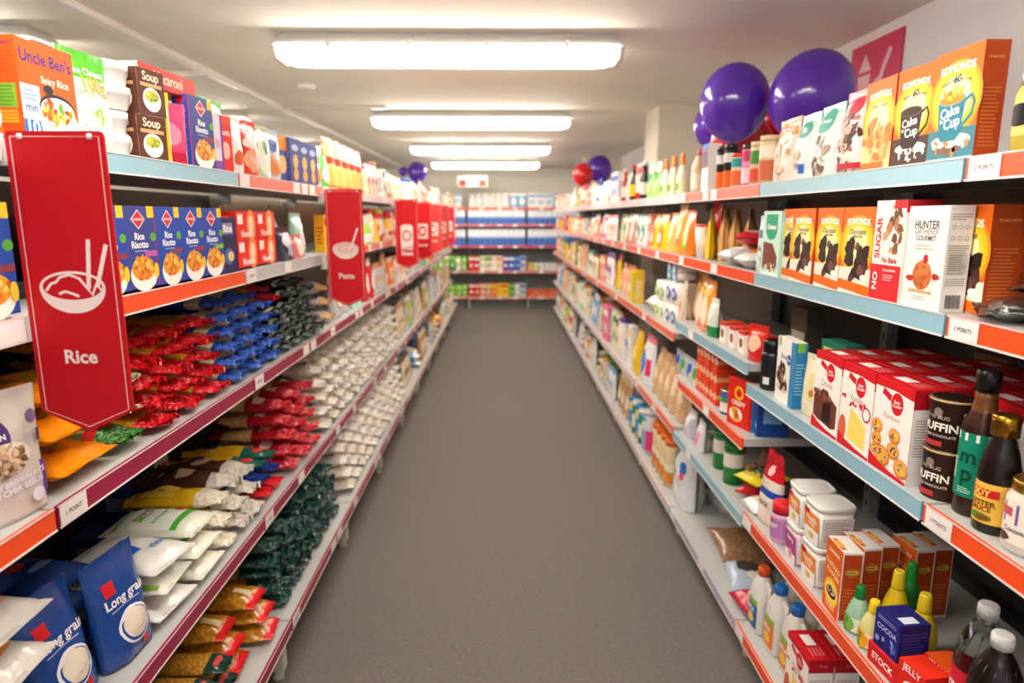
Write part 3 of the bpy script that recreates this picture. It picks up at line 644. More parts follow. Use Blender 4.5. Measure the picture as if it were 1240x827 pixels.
def tub(w, d, h, label, lid='p:F0EEEA', body='p:EFECE6', art=None, name='icing_tub'):
    def f():
        g = G(); g.loft([(0, w * .42, d * .42, 5, body), (.004, w * .44, d * .44, 5, body), (h - .012, w * .49, d * .49, 5, body)], n=40)
        l = G(); S = lambda x, z_, o: (x * (1 + .1 * z_ / h), -d * (.445 + .045 * z_ / h) - .0012 - o, z_)
        A = Art(l, S, w * .8, h - .02, seed=3); A.rect(-.5, .02, .5, .95, 'c:F2EEE8')
        if art: art(A)
        k = G(); k.loft([(h - .014, w * .5, d * .5, 5, lid), (h - .013, w * .52, d * .52, 5, lid), (h - .002, w * .52, d * .52, 5, lid), (h, w * .505, d * .505, 5, lid), (h, w * .47, d * .47, 5, lid), (h - .003, w * .46, d * .46, 5, lid)], n=40)
        s = Art(l, lambda x, z_, o: (w * (.445 + .045 * z_ / h) + .0012 + o, x * (1 + .1 * z_ / h), z_), d * .8, h - .02, seed=8); s.rect(-.5, .1, .5, .9, 'c:EDE9E4'); s.lines(-.42, .42, .2, .8, 9, 'c:A8A4A0', .4)
        return multi(name, [('tub_body', g), ('label_print', l), ('lid', k)])
    return f
def icing(A): A.rect(-.5, .42, .5, .88, 'c:F08A28'); A.rect(-.5, .8, -.15, .95, 'c:C8202A'); A.text('Vanilla', 0, .7, .7, W_); A.text('icing', 0, .55, .4, W_); A.ell(0, .22, .2, .16, 'c:E8D088'); A.ell(.05, .24, .12, .08, 'c:C8B468')
it = proto('icing', tub(.088, .10, .114, 'x', art=icing))
for (yy, dz, t) in [(1.62, 0, 'lower one beside the custard powder'), (1.62, .1145, 'upper one beside the custard powder')]:
    put(it, 'R', yy, z + dz, .012, 'white plastic tub with orange label, %s' % t, 'tub', 'white tubs with orange labels', rz=2)
def icing2(A): A.rect(-.5, .3, .5, .9, 'c:A84A8A'); A.text('Berry', 0, .7, .6, W_); A.ell(0, .25, .2, .2, 'c:D8A0C0')
put(proto('icing2', tub(.088, .10, .114, 'x', art=icing2, body='p:E0B8CC')), 'R', 1.728, z, .012, 'white lidded tub with magenta label, under the farther orange tub', 'tub', rz=-3)
put(it, 'R', 1.728, z + .1145, .014, 'white plastic tub with orange label, upper one of the farther stack', 'tub', 'white tubs with orange labels', rz=-3)
def pinkl(A): A.rect(-.9, .1, .9, .9, 'c:B878B8'); A.text('sugar', .1, .6, .6, W_); A.rect(-.4, .7, .1, .9, 'c:D8304A')
put(proto('pinktub', bottle(rsec([(0, .030, 'p:E0B0CC'), (.004, .033, 'p:E0B0CC'), (.085, .033, 'p:E8C0D8'), (.095, .028, 'p:E8C0D8')]), 'p', rsec([(.09, .032, 'p:D8202A'), (.12, .032, 'p:D8202A'), (.123, .029, 'p:D8202A')]), 'c:C890C0', pinkl, .033, .012, .08, 'icing_sugar_shaker')), 'R', 1.85, z, .012, 'pink and lilac container with round red lid', 'jar')
def flourt(u, v): return 'f:D0202C' if v > .62 else ('f:2A4AA8' if .42 < v < .52 else 'f:EDE2D4')
put(proto('redtop', lambda: pillow_g(.115, .235, .07, flourt, lambda A: (A.ell(0, .75, .14, .14, 'c:F0C8C8', n=14), A.text('PACK', 0, .3, .5, 'c:8A6A4A')), gusset=True, wr=.006, seed=31, seal=.05, crumple=.012).build('snack_bag')), 'R', 1.965, z, .018, 'tall clear bag with red top and blue band, standing on fourth right shelf', 'bag', rz=8)
# juice squeezers and small bottles
def squeezy(body, cap, h=.145, r=.029, ribs=0, lab=None, name='lemon_juice_bottle', glass=False):
    def f():
        secs = []; n = 26
        for i in range(n + 1):
            t = i / n; zz = t * h * .74
            rr = r * (.90 + .1 * sin(min(1, t * 3) * pi / 2)) if t < .45 else r * (1 - .58 * ((t - .45) / .55) ** 1.7)
            if ribs: rr *= 1 + .03 * sin(t * ribs * 2 * pi)
            secs.append((zz, rr, rr, 2, body))
        g = G(); g.loft(secs, n=28); c = G(); r2 = secs[-1][1]
        c.loft([(h * .72, r2 * 1.08, r2 * 1.08, 2, cap), (h * .76, r2 * 1.12, r2 * 1.12, 2, cap), (h * .96, r2 * .95, r2 * .95, 2, cap), (h, r2 * .8, r2 * .8, 2, cap)], n=22)
        P = [('bottle_body', g), ('cap', c)]
        if lab:
            l = G(); l.loft([(h * .06, r + .0008, r + .0008, 2, lab[0]), (h * .36, r + .0012, r + .0012, 2, lab[0])], n=28, capb=False, capt=False)
            A = cyl_art(l, r + .0016, 2 * r, h * .3, h * .06); A.ell(0, .5, .42, .4, lab[1]); A.food(0, .5, .3, .3, ['c:F4F0E0', lab[1], 'c:5A9A3A'], 8, .12)
            P.append(('paper_label', l))
        return multi(name, P)
    return f
put(proto('sqy', squeezy('p:E6C81E', 'p:EED22A', .165, .030)), 'R', 1.385, z, .085, 'smooth yellow lemon juice bottle with yellow cap', 'bottle')
put(proto('sqyr', squeezy('p:D8BC1C', 'p:EED22A', .155, .031, ribs=9)), 'R', 1.305, z, .095, 'ribbed yellow lemon juice bottle, nearer than the smooth one', 'bottle')
put(proto('sqg', squeezy('p:1E8A34', 'p:1E9A3A', .165, .026)), 'R', 1.42, z, .142, 'green lime juice bottle behind the smooth yellow bottle', 'bottle')
put(proto('sml', squeezy('p:9CC0A8', 'p:0E7A3A', .115, .027, lab=('c:E6F0E0', 'c:7AB84A'), name='juice_bottle')), 'R', 1.405, z, .012, 'small round lime juice bottle with green cap and pale label', 'bottle')
put(proto('smy', squeezy('p:D8D48A', 'p:F0D41E', .115, .027, lab=('c:F4EEC8', 'c:F0A81E'), name='juice_bottle')), 'R', 1.345, z, .012, 'small round lemon juice bottle with yellow cap and fruit label', 'bottle')
def tea(A): A.rect(-.5, 0, .5, 1, 'c:27277E'); A.text('COCOA', 0, .6, .8, 'c:B8C0E8', bold=1.3); A.food(0, .25, .4, .22, ['c:4A5AC0', 'c:8A9AE0', 'c:1A1A5A'], 14, .1); A.lines(-.4, .4, .78, .9, 2, 'c:9AA0D8')
put(proto('tea', lambda: carton_g(.075, .07, .085, 'c:23236E', tea, lambda A: A.lines(-.4, .4, .2, .8, 7, 'c:4A4AA8'), lambda A: A.rect(.1, .2, .4, .7, 'c:D8DCEC')).build('tea_box')), 'R', 1.262, z + .0465, .014, 'dark blue box lettered COCOA, standing on a flat red box', 'box', rz=6)
rp = proto('redflat', lambda: carton_g(.10, .085, .046, 'c:D0201E', lambda A: A.text('STOCK', 0, .5, .7, W_, bold=1.2), lambda A: A.lines(-.4, .4, .2, .8, 3, 'c:F0A090')).build('stock_cube_box'))
put(rp, 'R', 1.258, z, .010, 'flat red box under the dark blue box', 'box', rz=4)
def redtv(A): A.rect(-.5, 0, .5, 1, 'c:E02A1A'); A.poly([(-.45, .1), (.4, .2), (.3, .7), (-.2, .5)], 'c:F8F0E8'); A.text('JELLY', 0, .85, .7, W_); A.ell(.1, .35, .25, .15, 'c:5A1A1A')
put(proto('jelly', lambda: carton_g(.07, .055, .08, 'c:E3301C', redtv, lambda A: A.lines(-.4, .4, .2, .8, 6, 'c:F08A60')).build('jelly_box')), 'R', 1.168, z, .012, 'bright red jelly box in front of the clear soda bottle', 'box', rz=8)
put(proto('jelly2', lambda: carton_g(.07, .055, .082, 'c:EE5A1C', redtv, lambda A: A.lines(-.4, .4, .2, .8, 6, 'c:F8B070')).build('jelly_box')), 'R', 1.178, z, .072, 'orange red jelly box behind the bright red one', 'box', rz=4)
def soda(liq, top, lab, txt, name='soda_bottle', h=.27):
    def f():
        r = .043; pr = [(0, .8), (.01, .95), (.03, 1), (.15, 1), (.165, .97), (.2, .80), (.225, .55), (.24, .34), (.25, .31)]
        g = G(); g.loft([(a, r * b, r * b, 2, liq if a < .19 else top) for a, b in pr], n=36)
        for k in range(12):
            a = 2 * pi * k / 12; g.tube([(cos(a) * r * .99, sin(a) * r * .99, .155), (cos(a + .2) * r * .86, sin(a + .2) * r * .86, .19), (cos(a + .3) * r * .62, sin(a + .3) * r * .62, .217)], .0014, liq if a < 0 else top, 5)
        c = G(); c.loft([(.245, .0165, .0165, 2, 'p:ECECEA'), (.268, .0165, .0165, 2, 'p:ECECEA'), (.27, .015, .015, 2, 'p:ECECEA')], n=24)
        for k in range(24):
            a = 2 * pi * k / 24; c.tube([(cos(a) * .0167, sin(a) * .0167, .247), (cos(a) * .0167, sin(a) * .0167, .266)], .0007, 'p:E0E0DE', 4)
        l = G(); l.loft([(.06, r + .0006, r + .0006, 2, lab), (.14, r + .0006, r + .0006, 2, lab)], n=36, capb=False, capt=False)
        A = cyl_art(l, r + .001, 2 * r, .08, .06); A.text(txt, 0, .5, .9, W_, bold=1.3)
        return multi(name, [('bottle_body', g), ('cap', c), ('paper_label', l)])
    return f
put(proto('sodac', soda('g:E6ECEE', 'g:E6ECEE', 'c:D82A3A', 'SYRUP')), 'R', 1.085, z, .045, 'clear ribbed bottle with white cap and red label, bottom right', 'bottle')
put(proto('sodad', soda('p:160C0A', 'p:1A0E0C', 'c:2A1A18', 'COLA')), 'R', .998, z, .006, 'dark cola bottle with white cap, bottom right corner', 'bottle')
put(_P['sodad'], 'R', .98, z, .108, 'dark cola bottle behind the front cola bottle, bottom right corner', 'bottle')
# cookie packets lying near the far end of that shelf
def cookie(c1, c2, txt, w=.12, h=.17, t=.05, name='snack_packet', seed=5, ends=None):
    return lambda: lay(pillow_g(w, h, t, lambda u, v: (ends or c1) if v < .1 or v > .9 else c1, lambda A: (A.ell(0, .5, .36, .34, c2), A.text(txt, 0, .55, .6, W_, bold=1.2), A.food(0, .3, .3, .2, ['c:8A4A2A', 'c:F0D8B0'], 8, .1)), seal=.014, wr=.006, seed=seed)).build(name)
put(proto('ck1', cookie('f:B8182A', 'c:E8D0C8', 'BITES', seed=6)), 'R', 2.10, z - .015, .01, 'red and white snack packet lying near the blue price strip', 'packet', rz=62, roll=0) if 0 else None
put(proto('ck1', cookie('f:B8182A', 'c:E8D0C8', 'BITES', seed=6)), 'R', 2.215, ZR2[4], .02, 'red snack packet lying between the yellow and green goods', 'packet', rz=50)
put(proto('ck2', cookie('f:E8D22A', 'c:3A7A3A', 'CHIPS', seed=7, t=.045)), 'R', 2.16, ZR2[4] + .066, .01, 'yellow snack packet lying on top of the red one', 'packet', rz=20)
put(proto('ck3', cookie('f:E0C84A', 'c:C83A2A', 'MIX', seed=8, t=.04)), 'R', 2.37, ZR2[4], .10, 'pale yellow packet lying beside the green cans', 'packet', rz=70)
put(proto('ck4', cookie('f:D8DCDC', 'c:E04A3A', 'NUTS', seed=9, t=.05)), 'R', 2.07, ZR2[4], .02, 'silver and red packet lying lying beside the tall red topped bag', 'packet', rz=0)

# ---- second right bay: shelves two to five
z = ZR[1]
def blob_bag(key, w, h, t, base, blobs, lab, y, zz, ins, rz=0, lying=False, cat='bag', name='snack_bag', crest=None, dz=0, grp=None, side='R', seed=None, wr=.006, gusset=True, seal=.02, crumple=0, nu=14, nv=18, tilt=0, txt=None):
    sd = seed or (hash_(key))
    def fn(A):
        for (x, zc, rx, rz_, c) in blobs: A.ell(x, zc, rx, rz_, c, jag=.08, n=14)
        if txt: A.text(txt[0], txt[1], txt[2], txt[3], txt[4], bold=1.2)
    def mf(u, v):
        if crest and v > crest[0]: return crest[1]
        if crest and len(crest) > 2 and v < crest[2]: return crest[3]
        return base
    def mk():
        g = pillow_g(w, h, t, mf, fn, gusset=gusset and not lying, wr=wr, seed=sd, seal=seal, crumple=crumple, nu=nu, nv=nv)
        if lying: lay(g)
        return g.build(name)
    return put(proto(key, mk), side, y, zz + dz, ins, lab, cat, grp, rz=rz, tilt=tilt)
def hash_(s):
    n = 7
    for ch in s: n = (n * 31 + ord(ch)) % 9973
    return n % 97 + 1
def Y_(px, zz): return yat(px, XR + .02 if zz > .7 else XRB + .02, zz)
blob_bag('lolly', .13, .17, .055, 'f:D8D4D0', [(0, .5, .3, .3, 'c:E8763A'), (.2, .3, .15, .15, 'c:B84A2A')], 'clear bag of orange sweets lying by the second right shelf joint', Y_(893, z) - .04, z, .01, 90, True, 'bag', 'sweets_bag')
blob_bag('lolly2', .14, .18, .06, 'f:C8D0D4', [(0, .5, .3, .4, 'c:F0F0EC'), (.2, .3, .15, .15, 'c:E87A3A')], 'silvery sweets bag lying beside the orange sweets bag', Y_(884, z)+.055, z, .008, 88, True, 'bag', 'sweets_bag')
blob_bag('redcap', .13, .16, .05, 'f:D82A3A', [(0, .5, .3, .3, 'c:F0D0D0')], 'red bag lying on top of the sweets bags', Y_(880, z) + .02, z + .071, .03, 60, True, 'bag', 'sweets_bag')
put(proto('redlidj', jar(.045, .13, 'p:3A2A28', 'p:4A2A24', 'p:D0202A', None, lidh=.028)), 'R', 2.22, z, .16, 'brown jar with red lid behind the silvery pouch, second right shelf', 'jar')
for i in range(3):
    put(proto('tanp', pouchy(.10, .2, .05, 'f:D8A868', lambda A: (A.ell(0, .5, .34, .7, 'c:E8C890'), A.ell(0, .3, .2, .2, 'c:B8763A')), seed=33)), 'R', [2.50, 2.565, 2.63][i], z, [.10, .07, .05][i], 'tan pouch standing edge on, %s of three on the second right shelf' % ORD[i], 'pouch', 'tan pouches', rz=-30)
blob_bag('ylw', .10, .20, .04, 'f:EAC828', [(0, .5, .2, .4, 'c:F8E890')], 'yellow pouch next to the three tan pouches', 2.70, z, .02, rz=-25)
put(proto('whc', lambda: multi('spice_shaker', [('shaker_body', (lambda g: (g.loft([(0, .022, .022, 2, 'p:F0E8E4'), (.13, .03, .03, 2, 'p:F0E8E4')], n=24), g)[1])(G())), ('lid', (lambda g: (g.loft([(.13, .031, .031, 2, 'p:E8403A'), (.14, .031, .031, 2, 'p:F8F0F0')], n=24), g)[1])(G()))])), 'R', 2.78, z, .02, 'white tapered carton with pink stripe before the orange packs', 'carton')
blob_bag('rd2', .13, .24, .06, 'f:D81E22', [(0, .45, .3, .5, 'c:F07A5A')], 'tall red pouch among the orange packs, second right shelf', 2.83, z, .09)
for i, (c, yy, hh) in enumerate([('f:F07A1E', 2.95, .2), ('f:F0A028', 3.09, .23), ('f:F4B860', 3.23, .19)]):
    blob_bag('or%d' % i, .13, hh, .06, c, [(0, .5, .3, .4, 'c:F8E0B0'), (0, .25, .2, .15, 'c:8A5AC0' if i == 1 else 'c:7AC04A')], '%s pouch, %s of the orange group on the second right shelf' % (['deep orange', 'amber', 'pale orange'][i], ORD[i]), yy, z, .02)
# top shelf right, bay two
z = ZR[0]
def tcan(key, r, h, body, bands, lab, y, zz, ins, cap=None, cat='jar', name='sprinkles_jar', side='R', grp=None):
    def mk():
        g = G(); g.loft([(0, r, r, 2, body), (h * .9, r, r, 2, body), (h * .93, r * .9, r * .9, 2, body)], n=20)
        k = G(); k.loft([(h * .88, r * 1.02, r * 1.02, 2, cap or body), (h, r * 1.02, r * 1.02, 2, cap or body)], n=20)
        l = G()
        for (a, b, c) in bands: l.loft([(a * h, r + .0008, r + .0008, 2, c), (b * h, r + .0008, r + .0008, 2, c)], n=20, capb=False, capt=False)
        return multi(name, [('jar_body', g), ('lid', k)] + ([('label_band', l)] if bands else []))
    return put(proto(key, mk), side, y, zz, ins, lab, cat, grp)
tcan('t0', .03, .15, 'c:D8C098', [(.1, .5, 'c:C86A4A'), (.55, .8, 'c:EDE0C8')], 'beige canister, first past the right top shelf joint', Y_(918, z), z, .02)
tcan('t1', .028, .14, 'c:E0C8A0', [(.1, .4, 'c:D8503A'), (.5, .8, 'c:4A8A3A')], 'beige canister with green band, second past the right top shelf joint', Y_(907, z), z, .02)
tcan('t2', .026, .14, 'c:E890B8', [(.1, .45, 'c:F8D0E0'), (.6, .85, 'c:C83A6A')], 'pink sprinkles jar with white cap on the top right shelf', Y_(897, z), z, .02, 'p:2A2A2A')
tcan('t3', .022, .12, 'c:E8D8B0', [(.1, .5, 'c:E86A3A'), (.6, .85, 'c:3A9AA8')], 'small mixed sprinkles jar with teal band, top right shelf', Y_(886, z), z, .015, 'p:D83A3A')
for i, px in enumerate((875, 866)):
    tcan('t4', .024, .16, 'c:2A2422', [(.05, .42, 'c:F06A1E'), (.6, .8, 'c:D8D4D0')], 'black topped jar with orange base, %s of two' % ORD[i], Y_(px, z), z, .02, 'p:1E1A1A', grp='black and orange jars')
put(proto('bluebox', lambda: carton_g(.085, .05, .185, 'c:EDE8E4', lambda A: (A.rect(-.5, .5, .5, 1, 'c:8A5A48'), A.rect(-.5, .9, .5, 1, 'c:2A6AC8'), A.rect(-.3, .55, .3, .85, 'c:4A3A6A')), None, topm='c:2A6AC8').build('wafer_box')), 'R', Y_(852, z), z, .02, 'white box with blue top and brown picture, top right shelf', 'box')
put(proto('bott', bottle(rsec([(0, .03, 'p:D8B890'), (.12, .03, 'p:D8B890'), (.17, .012, 'p:C89A8A')]), 'p', rsec([(.165, .014, 'p:D86A8A'), (.20, .003, 'p:D86A8A')]), 'c:E8D8C0', None, .03, .02, .09, 'icing_bottle')), 'R', Y_(828, z), z, .05, 'pointed pink tipped bottle on the top right shelf', 'bottle')
for i, px in enumerate((818, 808, 799)):
    put(proto('sqo', squeezy('p:F0E0C0', 'p:F08A1E', .19, .026, lab=('c:F8E8C0', 'c:7AB830'), name='syrup_bottle')), 'R', Y_(px, z), z, .02, 'cream syrup bottle with orange cap, %s of three' % ORD[i], 'bottle', 'orange capped syrup bottles')
for i, px in enumerate((789, 781)):
    blob_bag('grp', .1, .19, .05, 'f:A8D880', [(0, .6, .3, .3, 'c:3AA058'), (0, .3, .3, .2, 'c:E8E8A0')], 'pale green pouch on the top right shelf, %s of two' % ORD[i], Y_(px, z), z, .03, grp='pale green pouches')
for i, (px, c, lb, t) in enumerate([(774, 'p:1A1616', 'c:D8D4CC', 'black bottle with pale label'), (762, 'p:2A1612', 'c:F0C81E', 'dark bottle with yellow label'), (752, 'p:B83A3A', 'c:E8D8C8', 'red bottle with pale label')]):
    put(proto('db%d' % i, bottle(rsec([(0, .026, c), (.12, .026, c), (.16, .012, c), (.2, .011, c)]), 'p', rsec([(.195, .014, ['p:E8E8E8', 'p:D83030', 'p:F0D0C0'][i]), (.22, .014, ['p:E8E8E8', 'p:D83030', 'p:F0D0C0'][i])]), lb, None, .026, .03, .1, 'sauce_bottle')), 'R', Y_(px, z), z, .02, t + ' in the trio past the pale green pouches', 'bottle')
# third shelf, bay two (raised)
z = ZR2[2]
for i, px in enumerate((903, 891, 880, 869)):
    put(proto('jelw', lambda: carton_g(.055, .075, .078, 'c:F2E8DE', lambda A: (A.rect(-.5, .82, .5, 1, 'c:D02A1E'), A.ell(0, .45, .3, .3, 'c:6A3020'), A.ell(.05, .45, .12, .12, 'c:E87A3A')), lambda A: A.rect(-.5, .85, .5, 1, 'c:D02A1E'), topm='c:D8401E').build('dessert_box')), 'R', Y_(px, z), z, .035, 'small white box with red top, %s of four on the raised shelf' % ORD[i], 'box', 'small white boxes with red tops')
blob_bag('redpk', .09, .12, .04, 'f:D82A22', [(0, .5, .3, .3, 'c:F0C0A0')], 'small red packet at the near end of the raised blue railed shelf', Y_(908, z) , z, .008, 20, False, 'packet', 'snack_packet')
blob_bag('cone', .09, .15, .05, 'f:E0E4D8', [(0, .6, .2, .3, 'c:F0F0E8')], 'white pouch with green bottom on the raised shelf', Y_(856, z), z, .02, crest=(.9, 'f:E8E8E0', .28, 'f:1E8A4A'))
for i, px in enumerate((850, 838, 826)):
    blob_bag('pop%d' % (i > 0), .13, .21, .07, 'f:EFA63A', [(0, .4, .3, .5, 'c:F4DCC0'), (0, .75, .3, .12, 'c:F8C860')], 'orange popcorn bag on the raised shelf, %s of three' % ORD[i], Y_(px, z) + .05, z, [.03, .05, .08][i], grp='orange popcorn bags', crest=(.8, 'f:F0901E', .16, 'f:E8701E'))
put(proto('gbx', lambda: carton_g(.12, .06, .16, 'c:5A5648', lambda A: (A.rect(-.4, .3, .4, .5, 'c:C8C4B0'), A.rect(-.4, .1, .4, .28, 'c:4A7A4A')), None).build('baking_mix_box')), 'R', 2.20, z, .22, 'grey green box at the back of the raised shelf', 'box')
# fourth shelf of bay two: red boxes
z = ZR2[3]
for r_ in range(3):
    for i, px in enumerate((861, 852, 844)):
        put(proto('rgb', lambda: carton_g(.075, .07, .068, 'c:E0421E', lambda A: (A.rect(-.5, .3, .5, .7, 'c:F4B890'), A.ell(0, .5, .2, .2, 'c:C8201E'), A.ell(0, .5, .1, .1, 'c:F8E0C0')), lambda A: A.rect(-.5, .35, .5, .6, 'c:F0A070')).build('stock_box')), 'R', Y_(px, z) + .02, z + r_ * .0685, .03, 'small red and cream box, %s column, %s in its stack' % (ORD[i], ['bottom', 'middle', 'top'][r_]), 'box', 'stacked small red boxes')
tcan('bluecan', .036, .09, 'c:2A5AB8', [(.1, .5, 'c:F0E8D8'), (.55, .7, 'c:3AA848')], 'blue can in front of the stacked small red boxes', Y_(872, z), z, .02, 'm:B8C8B8', 'can', 'food_can')
put(proto('redstand', lambda: carton_g(.125, .03, .165, 'c:E0281A', lambda A: (A.ell(0, .72, .2, .2, 'c:F8C01E'), A.ell(0, .72, .12, .12, 'c:D81E1A'), A.text('CRISPY', 0, .5, .6, W_, bold=1.3), A.ell(-.1, .25, .3, .2, 'c:F8E8D0'), A.food(-.1, .25, .2, .15, ['c:F0A030', 'c:C8401E'], 8, .1)), None).build('cracker_box')), 'R', Y_(890, z), z, .008, 'red box with yellow emblem leaning at the end of the orange rail', 'box', rz=16)
for i in range(3):
    put(proto('thin%d' % (i % 2), lambda: carton_g(.10, .022, .15, ['c:1E4A9A', 'c:2A7AC8'][i % 2], lambda A: A.rect(-.3, .3, .3, .7, 'c:7AB0E0'), lambda A: A.rect(-.5, .2, .5, .3, 'c:8AB8E8')).build('sachet_box')), 'R', 2.165 - i * .045, z, .05, 'thin blue box standing edge on, %s of three by the red box' % ORD[2 - i], 'box', 'thin blue boxes', rz=80)
for i in range(4):
    blob_bag('mixp%d' % (i % 2), .09, .1, .03, 'f:B8C0C8', [(0, .5, .3, .3, ['c:3A9A4A', 'c:3A5AC8'][i % 2]), (.2, .3, .1, .1, 'c:E8D02A')], 'small multicoloured packet, %s of four at the end of the red boxes' % ORD[i], 2.74 + i * .098, z, .03, rz=4, cat='packet', name='snack_packet', grp='small multicoloured packets')
# fifth shelf of bay two
z = ZR2[4]
for i in range(2):
    tcan('gcan', .038, .15, 'p:1A8A3A', [(.45, .8, 'c:E8E0D8')], 'green canister with pale band, %s of two' % ORD[i], Y_(872 - 15 * i, z), z, .03 + .01 * i, 'p:1A7A34', 'canister', 'milk_powder_canister', grp='green canisters')
blob_bag('pinkw', .09, .13, .06, 'f:EDE8EA', [(.1, .4, .2, .4, 'c:E890C0')], 'white and pink packet beside the green canisters', Y_(840, z), z, .02)
blob_bag('lilac', .11, .12, .08, 'f:D0CCDA', [(0, .6, .3, .2, 'c:E8E4F0')], 'lilac grey rounded packet at the far end of that shelf', 2.88, z, .03)
blob_bag('brn5', .12, .14, .07, 'f:6A3A30', [(0, .6, .3, .2, 'c:C89A8A')], 'brown bag behind the green canisters', 2.34, z, .16)
# bottom shelf right
z = ZR[4]
def bleach(cap, seed=0):
    def f():
        w, d = .042, .034
        g = G(); g.loft([(0, w * .92, d * .92, 4, 'p:E6E4DE'), (.006, w, d, 4, 'p:E6E4DE'), (.12, w, d, 4, 'p:E6E4DE'), (.16, w * .9, d * .9, 3, 'p:E6E4DE'), (.188, w * .55, d * .62, 2.2, 'p:E6E4DE'), (.2, w * .42, d * .5, 2, 'p:E6E4DE')], n=32)
        c = G(); c.loft([(.198, .020, .020, 2, cap), (.222, .020, .020, 2, cap), (.226, .016, .016, 2, cap)], n=24)
        h = G(); h.tube([(.030, 0, .185), (.05, 0, .175), (.054, 0, .14), (.042, 0, .11)], .008, 'p:E6E4DE', 10)
        l = G(); A = Art(l, lambda x, z_, o: (x, -d * (1 - min(1, abs(x / w)) ** 4) ** .25 - .0012 - o, .02 + z_), .07, .1, sub=1.2); A.rect(-.5, 0, .5, 1, 'c:2A6AA8' if 'D8' not in cap else 'c:E87A3A'); A.ell(0, .3, .3, .25, 'c:F0C84A'); A.rect(-.5, .8, .5, 1, 'c:8AB83A'); A.text('MILK', 0, .62, .7, W_, bold=1.4)
        return multi('milk_bottle', [('bottle_body', g), ('cap', c), ('handle', h), ('paper_label', l)])
    return f
bo = proto('bl_o', bleach('p:F0601E')); bb = proto('bl_b', bleach('p:1E78D8'))
for (p, yy, ins, t) in [(bo, 1.985, .03, 'red orange capped white jug in front of its pair'), (bo, 1.96, .125, 'red orange capped white jug, the deeper of its pair'), (bb, 1.875, .04, 'blue capped white jug in the front column, farther'), (bb, 1.86, .15, 'blue capped white jug in the back column, farther'),
                        (bb, 1.765, .045, 'blue capped white jug in the front column, nearer'), (bb, 1.755, .15, 'blue capped white jug in the back column, nearer')]:
    put(p, 'R', yy, z, ins, t, 'jug', 'white jugs on the bottom right shelf', rz=0)
for i in range(2):
    put(proto('bettyv', betty('v')), 'R', 1.635, z, .02 + .072 * i, 'red topped cake mix box on the bottom right shelf, %s' % ['at the edge', 'just behind it'][i], 'box', 'cake mix boxes on the bottom right shelf')
z5 = ZR[4]
blob_bag('brownrice', .22, .30, .07, 'n:B08A66:8A6446:90', [], 'brown paper toned bag of nuts lying on the bottom right shelf', 2.50, z5, .06, 86, True, 'bag', 'nut_bag')
blob_bag('bluefoil', .16, .22, .06, 'f:AFC0D4', [(0, .6, .3, .3, 'c:4A3A34'), (.1, .3, .2, .2, 'c:E8E0D0')], 'pale blue bag lying in front of the brown bag, bottom right shelf', 2.27, z5, .03, 80, True)
blob_bag('redfr', .14, .2, .055, 'f:B82040', [(0, .5, .3, .4, 'c:F0D0D8'), (.1, .3, .14, .2, 'c:D84A5A')], 'crimson bag lying behind the red orange capped jugs', 2.11, z5, .012, 8, True)

# ================================================================ LEFT SIDE, near products
ordx = ordn + ['twelfth', 'thirteenth', 'fourteenth', 'fifteenth']
def Yl(px, zz): return yat(px, (XLB if zz < .3 else XL) - .012, zz)
z = ZL[0]
def uncle(A):
    A.rect(-.5, 0, .5, 1, 'c:F0561A'); A.text("Uncle Ben's", .0, .84, .9, 'c:1E2A6E', bold=1.8, hmax=(.13,)); A.text('rice risotto' if 0 else 'Spicy Rice', .12, .63, .5, 'c:FBE0C8', bold=.8)
    A.rect(-.5, .08, -.18, .56, 'c:D8E6F2'); A.rect(-.5, .08, -.2, .22, 'c:2E6AB8'); A.text('10', -.34, .15, .2, W_, bold=1.4); A.text('min', -.34, .34, .2, 'c:2A4A98'); A.lines(-.45, -.22, .4, .52, 3, 'c:6A8AC0')
    A.ell(.12, .38, .33, .17, 'c:2A2A30'); A.ell(-.02, .55, .09, .06, 'c:2A2A30'); A.ell(.12, .36, .31, .15, 'c:F4EEE0'); A.ell(.14, .20, .36, .27, 'c:F6F0E6'); A.food(.1, .34, .27, .14, ['c:E8A01E', 'c:D8401E', 'c:6AA02A', 'c:F0C83A', 'c:C8601E'], 34, .055)
    A.ell(.1, .05, .18, .05, 'c:C8A078')
def uncle_s(A):
    A.rect(-.5, 0, .5, 1, 'c:EE5A1E'); A.text("Uncle Ben's", 0, .93, .8, 'c:3A2A5A', bold=1); A.lines(-.36, .36, .64, .86, 6, 'c:D8441A', .3); A.rect(-.36, .32, .36, .55, 'c:7AB83A'); A.lines(-.34, .34, .33, .54, 6, 'c:4A8A2A', .25); A.rect(-.36, .17, .36, .3, 'c:F08A2A'); A.lines(-.34, .34, .17, .3, 4, 'c:E8C02A', .3)
ub = proto('uncle', lambda: carton_g(.138, .05, .166, 'c:F0601E', uncle, uncle_s).build('rice_box'))
put(ub, 'L', 1.222, z, .028, 'large orange rice box with blue lettering, behind the top of the Rice sign', 'box', rz=-2)
put(ub, 'L', 1.045, z, .04, 'orange rice box cut by the left edge, top left shelf', 'box', rz=-6)
def greenp(A): A.rect(-.5, .84, .5, 1, 'c:4AA82A') if 0 else None; A.text('Rice Cheese', 0, .80, .7, 'c:F4F4EC'); A.text('100g', .1, .66, .5, 'c:E8963A', bold=1.3); A.lines(-.3, .3, .56, .62, 2, 'c:9AA890'); A.ell(.05, .36, .34, .3, 'c:F4F2EA'); A.ell(.05, .36, .22, .18, 'c:E0D8C0'); A.food(.05, .36, .15, .12, ['c:8AB05A', 'c:D8C8A0'], 8, .06)
